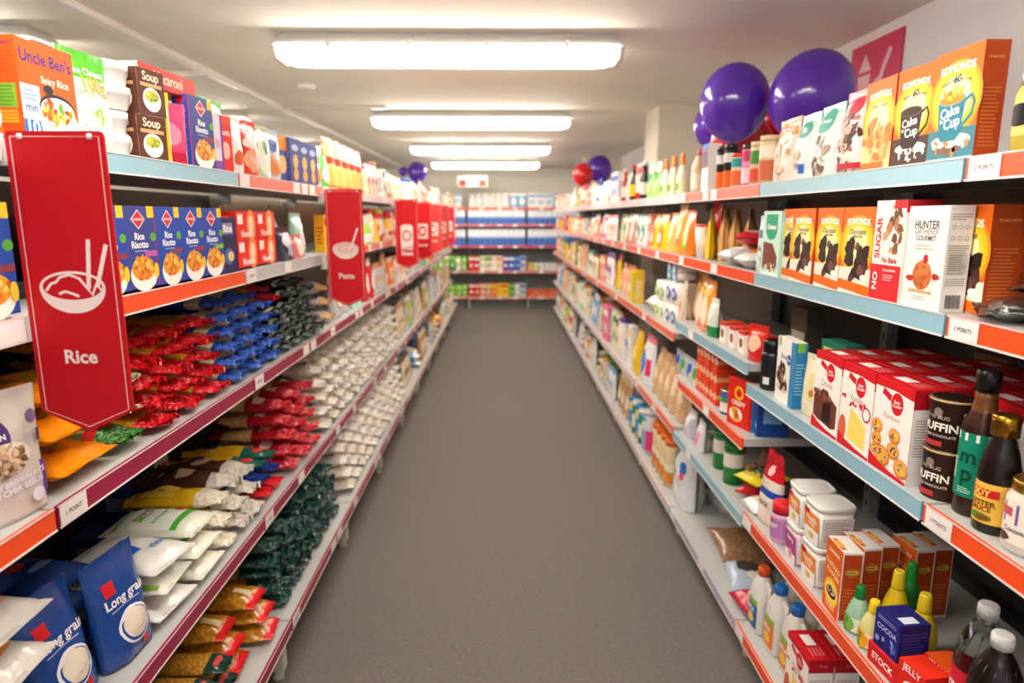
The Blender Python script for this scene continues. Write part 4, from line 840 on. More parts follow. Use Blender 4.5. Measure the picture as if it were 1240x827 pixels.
put(proto('greenp', pouchy(.13, .19, .05, 'f:D9DFCB', greenp, crest=(.74, 'f:4FAE2E'), seed=41, name='rice_pouch')), 'L', 1.350, z, .015, 'pale pouch with bright green top, beside the large orange rice box', 'pouch', rz=-6)
def cup(h=.095, r=.048):
    def f():
        g = G(); g.loft([(0, r * .72, r * .72, 2, 'p:EFEFEC'), (.004, r * .76, r * .76, 2, 'p:EFEFEC'), (h * .45, r * .87, r * .87, 2, 'p:EFEFEC'), (h * .47, r * .92, r * .92, 2, 'p:EFEFEC'), (h - .006, r, r, 2, 'p:EFEFEC'), (h - .005, r * 1.05, r * 1.05, 2, 'p:F4F4F2'), (h, r * 1.05, r * 1.05, 2, 'p:F4F4F2')], n=36)
        l = G(); l.loft([(h, r * 1.03, r * 1.03, 2, 'c:8A6A50'), (h + .001, r * .98, r * .98, 2, 'c:8A6A50')], n=30); A = Art(l, lambda x, z_, o: (x, z_ - r, h + .001 + o), 2 * r, 2 * r); A.ell(0, .5, .3, .3, 'c:F0E0C0'); A.food(0, .5, .2, .2, ['c:6AA03A', 'c:E8A83A'], 9, .07)
        return multi('noodle_cup', [('cup', g), ('paper_lid', l)])
    return f
def cupsleeve(A): A.rect(-.5, 0, .5, 1, 'c:5A3428'); A.ell(.0, .35, .34, .3, 'c:F0EAE0'); A.ell(0, .42, .26, .14, 'c:E8B03A'); A.food(0, .42, .2, .1, ['c:6A9A3A', 'c:F0D070'], 10, .07); A.text('Soup', 0, .82, .6, 'c:E8D8C0'); A.rect(-.4, .62, .4, .7, 'c:C8A070')
# stacked cups wrapped in a card sleeve: cups lie side on, two packs
for k, (dz, rz, t) in enumerate([(0, -14, 'lower'), (.098, -10, 'upper')]):
    def mk(k=k):
        r = empty('noodle_cup_pack')
        for i in range(2):
            g = G(); rr = .044; h = .05
            secs = [(0, rr * .72, .040, 3, 'p:F0F0EE'), (.004, rr * .8, .044, 3, 'p:F0F0EE'), (.030, rr * .95, .046, 3, 'p:ECECEA'), (.0305, rr * 1.0, .047, 3, 'p:F4F4F2'), (.046, rr * 1.03, .048, 3, 'p:F4F4F2')]
            g.loft(secs, n=32); o = g.build('cup', r); o.location = (-.035, 0, i * .0475)
        g = carton_g(.085, .094, .096, 'c:EDE4D6', cupsleeve, cupsleeve); o = g.build('card_sleeve', r); o.location = (.055, 0, 0)
        return r
    put(proto('cups%d' % k, mk), 'L', 1.480 + .01 * k, z + dz, .014, 'pack of white soup cups in a brown printed sleeve, %s of two stacked' % t, 'cup pack', rz=rz)
def risotto(main, side='c:2A4FB0', nm='Rice\nRisotto', tagc='c:8A3A4A'):
    def fr(A):
        A.rect(-.5, 0, .5, 1, main); A.rect(.28, .86, .5, 1, 'c:F0C82A'); A.ell(.42, .62, .1, .08, 'c:5AA83A')
        A.poly([(-.02 - .22, .84), (-.02, .96), (.2, .84), (-.02, .72)], 'c:F4F0EE'); A.poly([(-.21, .84), (-.02, .945), (.17, .84), (-.02, .735)], 'c:D8202A'); A.text('DIAMOND', -.02, .84, .28, W_, bold=1.3)
        A.text(nm, -.02, .585, .52, 'c:F4F4FA', bold=1.6); A.lines(-.2, .2, .44, .47, 1, 'c:A8B8E0'); A.rect(.1, .38, .5, .45, tagc)
        A.ell(.02, .16, .42, .30, 'c:F2EEE6'); A.ell(.02, .24, .37, .22, 'c:E0952A'); A.food(.02, .25, .33, .22, ['c:F0B03A', 'c:E8821E', 'c:F8D068', 'c:C8601E', 'c:D8A040'], 46, .055); A.ell(.42, .2, .08, .14, 'c:E8C83A')
    def sd(A):
        A.rect(-.5, 0, .5, 1, side); A.poly([(-.3, .92), (0, .98), (.3, .92), (0, .86)], 'c:D8202A'); A.text(nm, 0, .79, .6, 'c:C8D4F4', bold=1.3); A.lines(-.36, .36, .08, .6, 14, 'c:6A84D0', .35); A.rect(.44, 0, .5, 1, 'c:C83A5A')
    return lambda: carton_g(.115, .042, .172, main, fr, sd, topm='c:2A50B4').build('risotto_box')
rb = proto('ris_b', risotto('c:1F47A8')); rv = proto('ris_v', risotto('c:3A4690', tagc='c:B85AA8')); ry = proto('ris_y', risotto('c:2848A0', tagc='c:7AB83A'))
rd_ = proto('ris_d', risotto('c:26368A'))
put(rd_, 'L', 1.79, z, .012, 'dark blue Rice Risotto box at the shelf edge, top left shelf', 'box', rz=-4)
put(rb, 'L', 1.635, z, .085, 'blue Rice Risotto box half hidden behind the yellow pouch, top left shelf', 'box', rz=-12)
blob_bag('yelp', .11, .165, .04, 'f:F0C81E', [], 'yellow pouch leaning beside the soup cups', 1.595, z, .012, side='L', rz=-30)
blob_bag('pinkp', .10, .15, .04, 'f:D23A6A', [(0, .5, .3, .3, 'c:E88AA8')], 'pink and red pouch beside the yellow pouch, top left shelf', 1.675, z, .008, side='L', rz=-40, crest=(.3, 'f:D84A78', .2, 'f:B81E3A'))
def redlay(A): A.rect(-.5, 0, .5, 1, 'c:E02A1E'); A.text('Macaroni', 0, .55, .5, 'c:F8C8B0', bold=1.2); A.rect(-.5, 0, .5, .18, 'c:B81E1A')
put(proto('redlay', lambda: carton_g(.24, .16, .045, 'c:E03426', redlay, lambda A: (A.rect(-.5, 0, .5, 1, 'c:F0E4DA'), A.rect(-.5, 0, -.3, 1, 'c:F08A2A'), A.text('Rice', .1, .5, .4, 'c:D8402A')), None).build('cereal_box')), 'L', 1.68, z + .173, .03, 'long red box lying across the tops of the blue risotto boxes', 'box', rz=-4)
strip = [(1.83, .10, .15, 'c:C83A2A', 'f:E8E0E8', 'red and white box with purple stripe'), ]
def simple_box(key, w, d, h, body, items, side=None, name='food_box', topm=None, txt=None):
    def fr(A):
        for it_ in items:
            if it_[0] == 'r': A.rect(*it_[1:])
            else: A.ell(*it_[1:], n=14)
        if txt: A.text(*txt[:5], bold=1.3)
    sdf = (lambda A: (A.rect(-.5, 0, .5, 1, side), A.lines(-.36, .36, .15, .7, 7, 'c:EDE4E0', .3))) if side else None
    return proto(key, lambda: carton_g(w, d, h, body, fr, sdf, topm=topm).build(name))
put(simple_box('purp', .05, .035, .15, 'c:E2D6E4', [('r', -.5, 0, .5, .2, 'c:8A4AA0'), ('r', .3, 0, .5, 1, 'c:7A3A9A'), ('e', 0, .5, .25, .25, 'c:D8A0B0')], 'c:7A4AA0'), 'L', 1.878, z, .012, 'white box with purple edge next to the dark blue risotto box', 'box', rz=-10)
put(simple_box('redt', .06, .04, .155, 'c:E23022', [('r', -.5, .86, .5, 1, 'c:F04A2A'), ('e', 0, .4, .3, .4, 'c:F0C0A8')], 'c:D8281E', txt=('OATS', 0, .7, .7, 'c:FFFFFF')), 'L', 1.937, z, .012, 'red box lettered OATS at the shelf joint, top left shelf', 'box', rz=-12)
blob_bag('wht', .11, .17, .045, 'f:EDEAE6', [(.1, .3, .2, .2, 'c:D86A4A')], 'plain white pouch past the red box, top left shelf', 2.04, z, .012, side='L', rz=-14)
blob_bag('grnrl', .16, .23, .06, 'f:3FA838', [(-.1, .8, .2, .2, 'c:E8E05A'), (.2, .6, .14, .1, 'c:F0F0D0'), (0, .4, .2, .2, 'c:B8D870')], 'tall green bag with yellow flowers behind the white pouch', 2.12, z, .10, side='L')
for i, (yy, c, bl, nm) in enumerate([(2.16, 'f:E0402E', [(0, .6, .3, .15, 'c:F0D8D0'), (0, .3, .3, .3, 'c:E8A080')], 'red and cream pouch with orange food'), (2.27, 'f:C8D8B8', [(0, .4, .3, .5, 'c:E8E8DC'), (.1, .6, .1, .2, 'c:5A9A4A')], 'green striped clear pouch'), (2.38, 'f:C4CEE4', [(0, .3, .3, .3, 'c:E8945A'), (0, .7, .25, .2, 'c:4A5AA8')], 'silvery blue pouch with orange picture')]):
    blob_bag('tl%d' % i, .12, .175, .045, c, bl, nm + ', top left shelf of the second bay', yy, z, .012, side='L', rz=-12)
put(simple_box('orb', .11, .04, .165, 'c:5058A0', [('r', -.5, .7, .5, 1, 'c:E8963A'), ('e', 0, .4, .3, .3, 'c:E8C08A')], 'c:E8E4EC'), 'L', 2.48, z, .03, 'dark blue box with orange top, behind the silvery pouch', 'box', rz=-8)
for i in range(3):
    put(simple_box('dkb', .10, .04, .165, 'c:3E4C88', [('e', 0, .8, .3, .12, 'c:A8B4D8'), ('e', .0, .5, .22, .26, 'c:E8B060'), ('e', 0, .22, .22, .22, 'c:E0A050')], 'c:4A5690'), 'L', 2.57 + .115 * i, z, .012, 'dark blue box with two gold dots, %s of three' % ORD[i], 'box', 'dark blue boxes with gold dots', rz=-6)
# second left shelf
z = ZL[1]
yy = 1.375
for i, (p, t) in enumerate([(rb, 'first visible right of the Rice sign'), (rv, 'violet front, second'), (rb, 'third, with dark red tab'), (rb, 'fourth'), (ry, 'fifth, with green tab')]):
    put(p, 'L', [1.31, 1.43, 1.548, 1.665, 1.783][i], z, .008, 'blue Rice Risotto box on the second left shelf, %s' % t, 'box', 'Rice Risotto boxes on the second left shelf', rz=[0, -3, 1, -1, -2][i])
for i in range(2):
    put(rb, 'L', 1.49 + .118 * i, z, .06, 'blue Rice Risotto box standing behind the front row, %s of two' % ORD[i], 'box', 'Rice Risotto boxes behind the front row')
put(proto('ris_big', risotto('c:1F47A8')), 'L', 1.0, z, .012, 'blue Rice Risotto box left of the Rice sign', 'box', rz=0)
put(rb, 'L', .88, z, .012, 'blue Rice Risotto box cut by the left edge of the photo', 'box', rz=0)
put(simple_box('dpur', .095, .04, .155, 'c:2E2A54', [('r', -.3, .7, .3, .9, 'c:8A86B0'), ('e', 0, .3, .3, .25, 'c:4A6AA0'), ('e', .1, .3, .18, .15, 'c:E8C890')], 'c:2A2448', txt=('Rice', 0, .8, .5, 'c:FFFFFF')), 'L', 1.895, z, .012, 'dark purple rice box at the far end of the Rice Risotto row', 'box', rz=-5)
def redbig(A): A.rect(-.5, 0, .5, 1, 'c:E8281C'); A.rect(-.45, .55, -.2, .9, 'c:F0E8E0'); A.ell(.2, .5, .22, .3, 'c:F08A4A'); A.text('Noodles', .0, .2, .6, W_); A.ell(.2, .55, .12, .16, 'c:F4D8B8')
rbg = proto('redbig', lambda: carton_g(.16, .11, .082, 'c:E42C1E', redbig, lambda A: (A.rect(-.3, .3, .3, .8, 'c:E8E0D8'), A.rect(-.1, .35, .1, .75, 'c:2A6A4A'))).build('noodle_box'))
for i, (yy, zz, ins, t) in enumerate([(2.05, 0, .02, 'lower front'), (2.05, .083, .02, 'upper front'), (2.23, 0, .025, 'lower far'), (2.23, .083, .025, 'upper far'), (1.98, .083, .16, 'upper back')]):
    put(rbg, 'L', yy, z + zz, ins, 'red noodle multipack box, %s of the red pile on second left shelf' % t, 'box', 'red noodle multipack boxes')
put(rbg, 'L', 1.98, z, .16, 'red noodle multipack box, lower back of the red pile on second left shelf', 'box', 'red noodle multipack boxes')
blob_bag('gryp', .14, .2, .07, 'f:B4ADA0', [(.1, .4, .2, .3, 'c:D88A4A')], 'grey rounded pouch past the red noodle boxes', 2.50, z, .05, side='L', rz=20)
blob_bag('mint', .14, .17, .06, 'f:9AD0C0', [(0, .4, .2, .3, 'c:E8E8E0')], 'mint green pouch before the Pasta sign', 2.66, z, .03, side='L')
blob_bag('bwp', .14, .12, .05, 'f:2A3048', [(0, .6, .3, .2, 'c:D8D8E0'), (.1, .3, .2, .15, 'c:A8B0C8')], 'black and white packet in front of the grey pouch', 2.42, z, .012, side='L', seed=5)
blob_bag('pkp', .12, .09, .05, 'f:E07A78', [(0, .5, .3, .3, 'c:F4D0C0')], 'small salmon packet in front of the mint pouch', 2.56, z, .012, side='L')
# third left shelf
z = ZL[2]
def brownrice(A):
    A.ell(-.10, .67, .18, .22, 'c:53346E'); A.text('organics' if 0 else 'CLEAN', -.1, .67, .26, W_); A.ell(.38, .76, .07, .07, 'c:7A5A88', n=16); A.ell(-.0, .50, .28, .17, 'c:E9DCC8', jag=.05); A.food(0, .49, .24, .16, ['c:A07858', 'c:C09A7A', 'c:7A5A44', 'c:D8B898'], 60, .045)
    A.poly([(-.46, .34), (.44, .40), (.43, .14), (-.47, .03)], 'c:64448A'); A.text('INSTANT BROWN RICE', -.02, .315, .84, 'c:EADFF2', rot=4, bold=1.2); A.text('WITH CHIA SEEDS', -.02, .26, .74, 'c:EADFF2', rot=4, bold=1.2); A.ell(.26, .16, .08, .08, 'c:E8DCF0', n=16)
    A.rect(.37, .56, .42, .66, 'c:4A3A5A')
put(proto('brice', pouchy(.155, .212, .045, 'f:CFC5BC', brownrice, name='rice_pouch', seed=44, wr=.004)), 'L', 1.006, z, .004, 'grey and purple pouch of instant brown rice, leaning out at the left edge', 'pouch', rz=-12, tilt=0)
ob = proto('orangeb', lambda: lay(pillow_g(.17, .25, .05, lambda u, v: 'f:EA8A12', lambda A: (A.ell(0, .45, .3, .25, 'c:8A8A2A'), A.ell(0, .45, .26, .2, 'c:C87A1A')), seal=.012, wr=.016, seed=51)).build('lentil_bag'))
for i, (dz, rz, ins) in enumerate([(0, 4, .012), (.042, -3, .016), (.084, 6, .03)]):
    put(ob, 'L', 1.185, (z, i), ins, 'orange bag in the pile under the Rice sign, %s of three' % ['bottom', 'middle', 'top'][i], 'bag', 'orange bags piled under the Rice sign', rz=rz)
for i, (yy, ins, dz) in enumerate([(.93, .13, 0), (.92, .14, .071), (.94, .15, .142), (.92, .16, .213)]):
    blob_bag('dkg%d' % (i % 2), .2, .22, .06, 'f:16301E', [(.1, .6, .14, .14, 'c:8A8A2A'), (-.2, .4, .12, .08, 'c:B82A3A'), (0, .2, .2, .1, 'c:2A6A2A')], 'dark green bag in the heap left of the Rice sign, %s' % ['bottom', 'second from bottom', 'third from bottom', 'top'][i], yy, z, ins, rz=10 * (i % 2), lying=True, dz=dz, side='L', grp='dark green bags')
def pastabag(body, tip, w=.11, h=.26, t=.05, seed=1, label=None, tipw=.22, name='pasta_bag', crumple=.012, mid=None, wr=.008):
    def mf(u, v):
        if v < tipw: return 'x' + tip[1:]
        if mid and mid[0] < v < mid[1]: return mid[2]
        return body
    def f():
        g = pillow_g(w, h, t, mf, label, seal=.03, wr=wr, seed=seed, crumple=crumple)
        return lay(g).build(name)
    return f
PY = 'n:E2A83A:B87A1E:110'; PYd = 'n:C8922A:94621A:120'
# mixed dry pasta right of the sign, then yellow bags with red ends
yy0 = 1.33
for i in range(3):
    put(proto('mixb%d' % i, pastabag('n:D8B070:5A6A3A:90', ['f:3A7A2E', 'f:D8D0B8', 'f:C8B890'][i], seed=60 + i, mid=(.22, .3, 'f:C82A2A'))), 'L', 1.33 + .02 * i, (z, i), .012 + .008 * i, 'clear bag of mixed beans and pasta beside the orange bags, %s' % ['lowest', 'middle one', 'upper one'][i], 'bag', 'clear bags of mixed pasta', rz=[8, -6, 10][i])
k = 0
for c, (yc, n) in enumerate([(1.47, 5), (1.62, 5), (1.77, 5)]):
    for j in range(n):
        put(proto('redend%d' % (k % 4), pastabag(PY, 'f:D8141E', w=.13, h=.30, t=.038, seed=70 + k % 4, tipw=[.2, .26, .22, .3][k % 4], crumple=.02, mid=[None, (.3, .42, 'f:C81E22'), None, None][k % 4])), 'L', yc + [0, .015, -.012, .01, 0][j], (z, j), .006 + .008 * j, 'yellow pasta bag with crumpled red end, %s column, %s' % (ORD[c], ['bottom', 'second up', 'third up', 'fourth up', 'top'][j]), 'bag', 'pasta bags with red ends', rz=[6, -8, 10, -4, 7][j])
        k += 1
# blue bags
k = 0
for c, (yc, n) in enumerate([(1.92, 6), (2.07, 6), (2.22, 5)]):
    for j in range(n):
        put(proto('blueb%d' % (k % 3), pastabag('f:2450A8', 'f:3A66C8', w=.14, h=.30, t=.036, seed=80 + k % 3, tipw=.15, crumple=.016, mid=(.2, .34, 'f:D8C8A0'))), 'L', yc + .01 * (j % 2), (z, j), .006 + .006 * j, 'blue pasta bag with cream window, %s column, %s in the pile' % (ORD[c], ['bottom', 'second', 'third', 'fourth', 'fifth', 'sixth', 'top'][j]), 'bag', 'blue pasta bags', rz=[5, -6, 8, -3, 4, -7, 5][j])
        k += 1
k = 0
for c, (yc, n) in enumerate([(2.37, 4), (2.50, 6), (2.63, 6), (2.76, 5)]):
    for j in range(n):
        cc = ['f:1E2A26', 'f:14201E', 'f:28382E'][k % 3]
        put(proto('blk%d' % (k % 3), pastabag(cc, 'f:5A6A66', w=.12, h=.28, t=.033, seed=90 + k % 3, tipw=.1, crumple=.02, mid=(.12, .2, 'f:C8CCC8'))), 'L', yc, (z, j), .006 + .006 * j, 'glossy black green pasta bag, %s column, %s in the pile' % (ORD[c], ['bottom', 'second', 'third', 'fourth', 'fifth', 'top'][j]), 'bag', 'black green pasta bags', rz=[5, -9, 7, -4, 6, -5][j])
        k += 1
put(proto('redend0', None), 'L', 2.22, ZL[2] + .222, .03, 'red ended bag lying on the blue bags near the black green ones', 'bag', rz=10)
put(proto('redend1', None), 'L', 2.37, ZL[2] + .178, .03, 'red ended bag on top of the black green bags', 'bag', rz=-8)

# fourth left shelf
z = ZL[3]
def longg(A):
    A.ell(.0, .56, .08, .05, 'c:D8202A', n=12) if 0 else None; A.rect(-.32, .66, -.12, .78, 'c:D8202A'); A.text('Long grain', .04, .58, .78, 'c:F4F4FA', bold=1.2); A.lines(-.3, .3, .5, .53, 1, 'c:A8B8E0')
    A.ell(.04, .30, .29, .27, 'c:E8E8EC'); A.ell(.04, .30, .25, .235, 'c:1E4A9A'); A.ell(.04, .31, .22, .21, 'c:E4D8C4'); A.rect(.1, .05, .24, .13, 'c:D8202A')
lg = proto('longg', pouchy(.15, .235, .07, 'f:1E4A98', longg, name='rice_bag', seed=101, wr=.008))
put(lg, 'L', 1.30, z, .012, 'blue Long grain rice bag standing at the shelf edge, farther of two', 'bag', 'blue Long grain rice bags', rz=-8, tilt=-6)
put(lg, 'L', 1.150, z, .045, 'blue Long grain rice bag standing at the shelf edge, nearer of two', 'bag', 'blue Long grain rice bags', rz=-4, tilt=-10)
def sug(c1, key, bl, seed, w=.17, h=.25, t=.06): return proto(key, lambda: lay(pillow_g(w, h, t, lambda u, v: c1, lambda A: [A.ell(*b) for b in bl] and None, seal=.014, wr=.008, seed=seed)).build('rice_bag'))
db = sug('f:183E8C', 'dkblue', [(0, .5, .16, .1, 'c:C82A3A'), (.1, .3, .2, .08, 'c:8AA0D8')], 105)
for i, (yy, dz, ins) in enumerate([(1.10, 0, .17), (1.10, .073, .17), (1.10, .146, .17), (1.10, .219, .16), (1.28, 0, .15), (1.28, .073, .15), (1.28, .146, .14), (1.10, .293, .15)]):
    put(db, 'L', yy, z + dz, ins, 'dark blue rice bag lying in the back heap, %s' % ['near column, bottom', 'near column, second', 'near column, third', 'near column, fourth', 'far column, bottom', 'far column, second', 'far column, top', 'highest one under the maroon rail'][i], 'bag', 'dark blue rice bags lying in a heap', rz=[2, -2, 3, 1, -2, 2, -3, 2][i])
wb = proto('whrice', lambda: lay(pillow_g(.15, .26, .072, lambda u, v: 'f:CFC9C2', lambda A: (A.text('BASMATI', -.05, .4, .6, 'c:2A5AA8', bold=1.3), A.text('Premium Rice', .1, .66, .7, 'c:4A6AB8', bold=1.2), A.rect(-.3, .18, .2, .24, 'c:E8924A')), seal=.014, wr=.008, seed=108)).build('rice_bag'))
for i in range(4):
    put(wb, 'L', .955 + .006 * i, (z, i), .0 + .006 * i, 'whitish rice bag with blue print at the lower left corner, %s of four' % ['bottom', 'second up', 'third up', 'top'][i], 'bag', 'whitish rice bags lower left', rz=[8, 4, 12, 6][i])
w2 = proto('whr2', lambda: lay(pillow_g(.16, .24, .05, lambda u, v: 'f:E2DFDC', lambda A: (A.rect(-.25, .34, -.05, .46, 'c:2A5AB8'), A.ell(.1, .62, .2, .14, 'c:D8D0C8'), A.ell(.08, .62, .1, .06, 'c:5A4038'), A.text('rice', .2, .3, .3, 'c:5A8AC8')), seal=.014, wr=.007, seed=110)).build('rice_bag'))
put(w2, 'L', 1.46, z, .012, 'white rice bag under the others, next to the blue Long grain bags', 'bag', 'white rice bags with blue square', rz=-5)
put(proto('whg', lambda: lay(pillow_g(.15, .23, .045, lambda u, v: 'f:DDE0D2' if abs(u) < .5 else 'f:E8E6DC', lambda A: A.rect(-.45, .1, -.36, .9, 'c:9AC04A'), seal=.014, wr=.007, seed=111)).build('rice_bag')), 'L', 1.455, z + .060, .014, 'white rice bag with thin green stripe, second in its stack', 'bag', rz=4)
put(w2, 'L', 1.47, z + .112, .006, 'white rice bag with a blue square and brown emblem, on top of its stack', 'bag', 'white rice bags with blue square', rz=-8)
def justrice(A): A.rect(-.42, .2, .42, .86, 'c:E9F0E2'); A.rect(-.42, .2, .42, .27, 'c:4AA838') ; A.rect(-.42, .84, .42, .88, 'c:7AC040'); A.text('SORT', -.02, .66, .5, 'c:3A4A3A', bold=1.5); A.ell(-.16, .66, .1, .08, 'c:8AC04A', n=14); A.text('Rice long grain', 0, .48, .55, 'c:5AA84A'); A.rect(.2, .3, .36, .4, 'c:D8302A')
jr = proto('justr', lambda: lay(pillow_g(.15, .24, .05, lambda u, v: 'f:E2E4D4', justrice, seal=.014, wr=.006, seed=112)).build('rice_bag'))
for i in range(3):
    put(jr, 'L', 1.625 + .006 * i, (z, i), .012 + .008 * i, 'white rice bag with green framed label, %s of its stack of three' % ['bottom', 'middle', 'top'][i], 'bag', 'white and green rice bags', rz=[86, 84, 82][i] - 90 + 6)
yb = proto('yelb', lambda: lay(pillow_g(.10, .27, .05, lambda u, v: 'f:E8B81E' if v > .25 else 'x:E8E0C8', lambda A: (A.rect(-.3, .5, .3, .85, 'c:F0D04A'), A.text('pasta', 0, .6, .5, 'c:C86A1E', rot=90)), seal=.02, wr=.008, seed=114, crumple=.012)).build('pasta_bag'))
for i in range(3): put(yb, 'L', 1.765 + .01 * i, (z, i), .015 + .01 * i, 'yellow pasta bag with pale end, %s of its stack beside the white and green rice' % ['bottom', 'middle', 'top'][i], 'bag', 'yellow pasta bags with pale ends', rz=[3, -5, 6][i])
bb_ = [proto('brnb%d' % i, lambda i=i: lay(pillow_g(.10, .30, .05, lambda u, v: ('x:D8D0C4' if v < .28 else 'f:4A2A20'), lambda A: (A.rect(-.2, .45, .3, .6, 'c:C8A888'), A.ell(0, .75, .2, .08, 'c:E8B04A')), seal=.03, wr=.01, seed=116 + i, crumple=.016)).build('pasta_bag')) for i in range(2)]
for i in range(6): put(bb_[i % 2], 'L', [1.88, 1.88, 1.885, 1.99, 1.99, 1.99][i], (z, [0, 1, 2, 0, 1, 3][i]), [.012, .02, .035, .012, .025, .04][i], 'brown bag with clear crinkled end, %s' % ['bottom of the near stack', 'middle of the near stack', 'top of the near stack', 'bottom of the far stack', 'middle of the far stack', 'top of the far stack'][i], 'bag', 'brown bags with clear ends', rz=[5, -4, 8, -3, 6, 0][i])
sp = [proto('spy%d' % i, lambda i=i: lay(pillow_g(.085, .30, .042, lambda u, v: ('f:1E6A5A', 'f:1E3A8A', 'f:D8202A')[i] if v < .30 else ('f:EDB826'), lambda A: (A.ell(0, .16, .34, .2, ('c:D83A3A', 'c:2A5AB8', 'c:C81E1E')[i]), A.ell(0, .7, .2, .3, 'c:3A3A6A')), seal=.025, wr=.007, seed=120 + i, crumple=.014)).build('spaghetti_packet')) for i in range(3)]
for i in range(6): put(sp[[2, 1, 0][i % 3]], 'L', 2.10 + (.10 if i > 2 else 0), (z, (i % 3)), .02 + .012 * (i % 3), 'yellow spaghetti packet with %s end, %s stack' % (['red', 'blue', 'green'][i % 3], 'nearer' if i < 3 else 'farther'), 'packet', 'yellow spaghetti packets', rz=[4, -3, 5, -5, 3, -2][i])
rdm = [proto('redm%d' % i, lambda i=i: lay(pillow_g(.11, .29, .045, lambda u, v: ('x:E0283A' if v < .2 else ('f:B01828' if v < .5 or v > .85 else 'n:E0C08A:C89860:110')), lambda A: A.rect(-.3, .3, .3, .42, 'c:F0D0C0'), seal=.03, wr=.009, seed=130 + i, crumple=.018)).build('pasta_bag')) for i in range(3)]
k = 0
for c, (yc, n) in enumerate([(2.36, 5), (2.50, 5), (2.64, 5)]):
    for j in range(n):
        put(rdm[k % 3], 'L', yc, (z, j), .006 + .006 * j, 'crimson pasta bag, %s column of the red heap on fourth shelf, %s' % (ORD[c], ['bottom', 'second', 'third', 'fourth', 'top'][j]), 'bag', 'crimson pasta bags', rz=[6, -7, 9, -4, 5][j]); k += 1
for i in range(3): put(simple_box('bbx', .09, .12, .075, 'c:24408A', [('e', 0, .5, .26, .4, 'c:D8402A'), ('e', 0, .5, .16, .24, 'c:F0C8B0')], 'c:1E3A80'), 'L', [1.72, 1.85, 1.87][i], z + [.14, .14, .0][i] * 0 + [0, 0, .076][i], .30, 'blue box with red emblem at the back of the fourth left shelf, %s' % ['near', 'far lower', 'far upper'][i], 'box', 'blue boxes at the back')
blob_bag('tanst', .09, .19, .03, 'f:C8BEA0', [(0, .6, .25, .25, 'c:A8503A'), (0, .25, .25, .2, 'c:B87A4A')], 'tan packet standing at the back behind the crimson bags', 2.10, z, .36, side='L', cat='packet', name='snack_packet')
# white flour bags, fourth shelf past the crimson heap
def flour(key, c, w=.138, h=.22, t=.050, seed=140, dot='c:F0B81E'): return proto(key, lambda: lay(pillow_g(w, h, t, lambda u, v: c, lambda A: (A.rect(-.14, .30, .1, .36, dot), A.ell(0, .6, .3, .2, 'c:DAD2C4')), seal=.03, wr=.008, seed=seed, crumple=.016, nu=12, nv=16)).build('flour_bag'))
fl = [flour('fl0', 'x:EAE2D6', seed=141), flour('fl1', 'x:E6DCCC', seed=142), flour('fl2', 'x:EDE8E2', seed=143, dot='c:5A6AA8')]
k = 0
for c in range(14):
    yc = 2.84 + .152 * c; n = 6 if c < 12 else 5
    for j in range(n):
        put(fl[(k * 2 + c) % 3], 'L', yc, (z, j), .006 + .006 * j, 'white flour bag in the long pile, column %s from the crimson bags, %s' % (ordx[c], ['bottom', 'second up', 'third up', 'fourth up', 'fifth up', 'topmost'][j]), 'bag', 'white flour bags on the fourth left shelf', rz=[4, -5, 6, -3, 5, -6][(j + c) % 6]); k += 1
# bottom shelf left
z = ZL[4]
pn = proto('penne', lambda: lay(pillow_g(.13, .27, .05, lambda u, v: 'f:D81E22' if v < .1 or v > .93 else 'n:D89A2A:A86A14:70', lambda A: A.rect(-.1, .1, .12, .3, 'c:E8D8A8'), seal=.02, wr=.008, seed=150, crumple=.008)).build('pasta_bag'))
for i in range(6): put(pn, 'L', [1.86, 1.87, 1.86, 1.70, 1.71, 1.70][i], (z, (i % 3)), [.012, .03, .05, .05, .06, .08][i], 'amber penne bag with red clip ends, %s' % ['far stack, bottom', 'far stack, middle', 'far stack, top', 'near stack, bottom', 'near stack, middle', 'near stack, top'][i], 'bag', 'amber penne bags', rz=[10, 4, -6, 8, -4, 6][i])
sg_ = proto('spag', lambda: lay(pillow_g(.085, .29, .04, lambda u, v: 'f:173A34' if v < .18 or v > .8 else 'n:D8A040:A8741E:140', lambda A: A.text('SPAGHETTI', 0, .5, .5, 'c:3A2A1A', rot=90, bold=1.3) if 0 else A.ell(0, .1, .3, .1, 'c:B83A2A'), seal=.02, wr=.006, seed=152, crumple=.01)).build('spaghetti_packet'))
for i in range(12): put(sg_, 'L', 1.39 + .095 * (i // 3) - (.02 if i > 8 else 0), (z, (i % 3)), .015 + .012 * (i % 3) + .06 * (i // 3 == 3) , 'long spaghetti packet with dark green ends, %s column, %s' % (ORD[i // 3], ['bottom', 'middle', 'top'][i % 3]), 'packet', 'spaghetti packets at the bottom left', rz=[4, -3, 6, -5][i % 4]) if i < 9 else None
gp = [proto('gp%d' % i, lambda i=i: lay(pillow_g(.12, .31, .036, lambda u, v: ('x:14443E' if v < .42 else ('n:E0A83A:B8801E:100' if v < .8 else 'f:1A3C30')), lambda A: A.ell(.1, .5, .2, .1, 'c:F0E0B0'), seal=.035, wr=.010, seed=160 + i, crumple=.024)).build('pasta_bag')) for i in range(4)]
k = 0
for c in range(6):
    yc = 2.05 + .135 * c; n = [5, 5, 6, 6, 6, 5][c]
    for j in range(n):
        put(gp[k % 4], 'L', yc, (z, j), .03 + .006 * j, 'dark green ended pasta bag on the bottom left shelf, %s column, %s' % (ORD[c], ['bottom', 'second up', 'third up', 'fourth up', 'fifth up', 'sixth up', 'topmost'][j]), 'bag', 'dark green ended pasta bags', rz=[5, -6, 8, -3, 7, -5][(k) % 6]); k += 1
k = 0
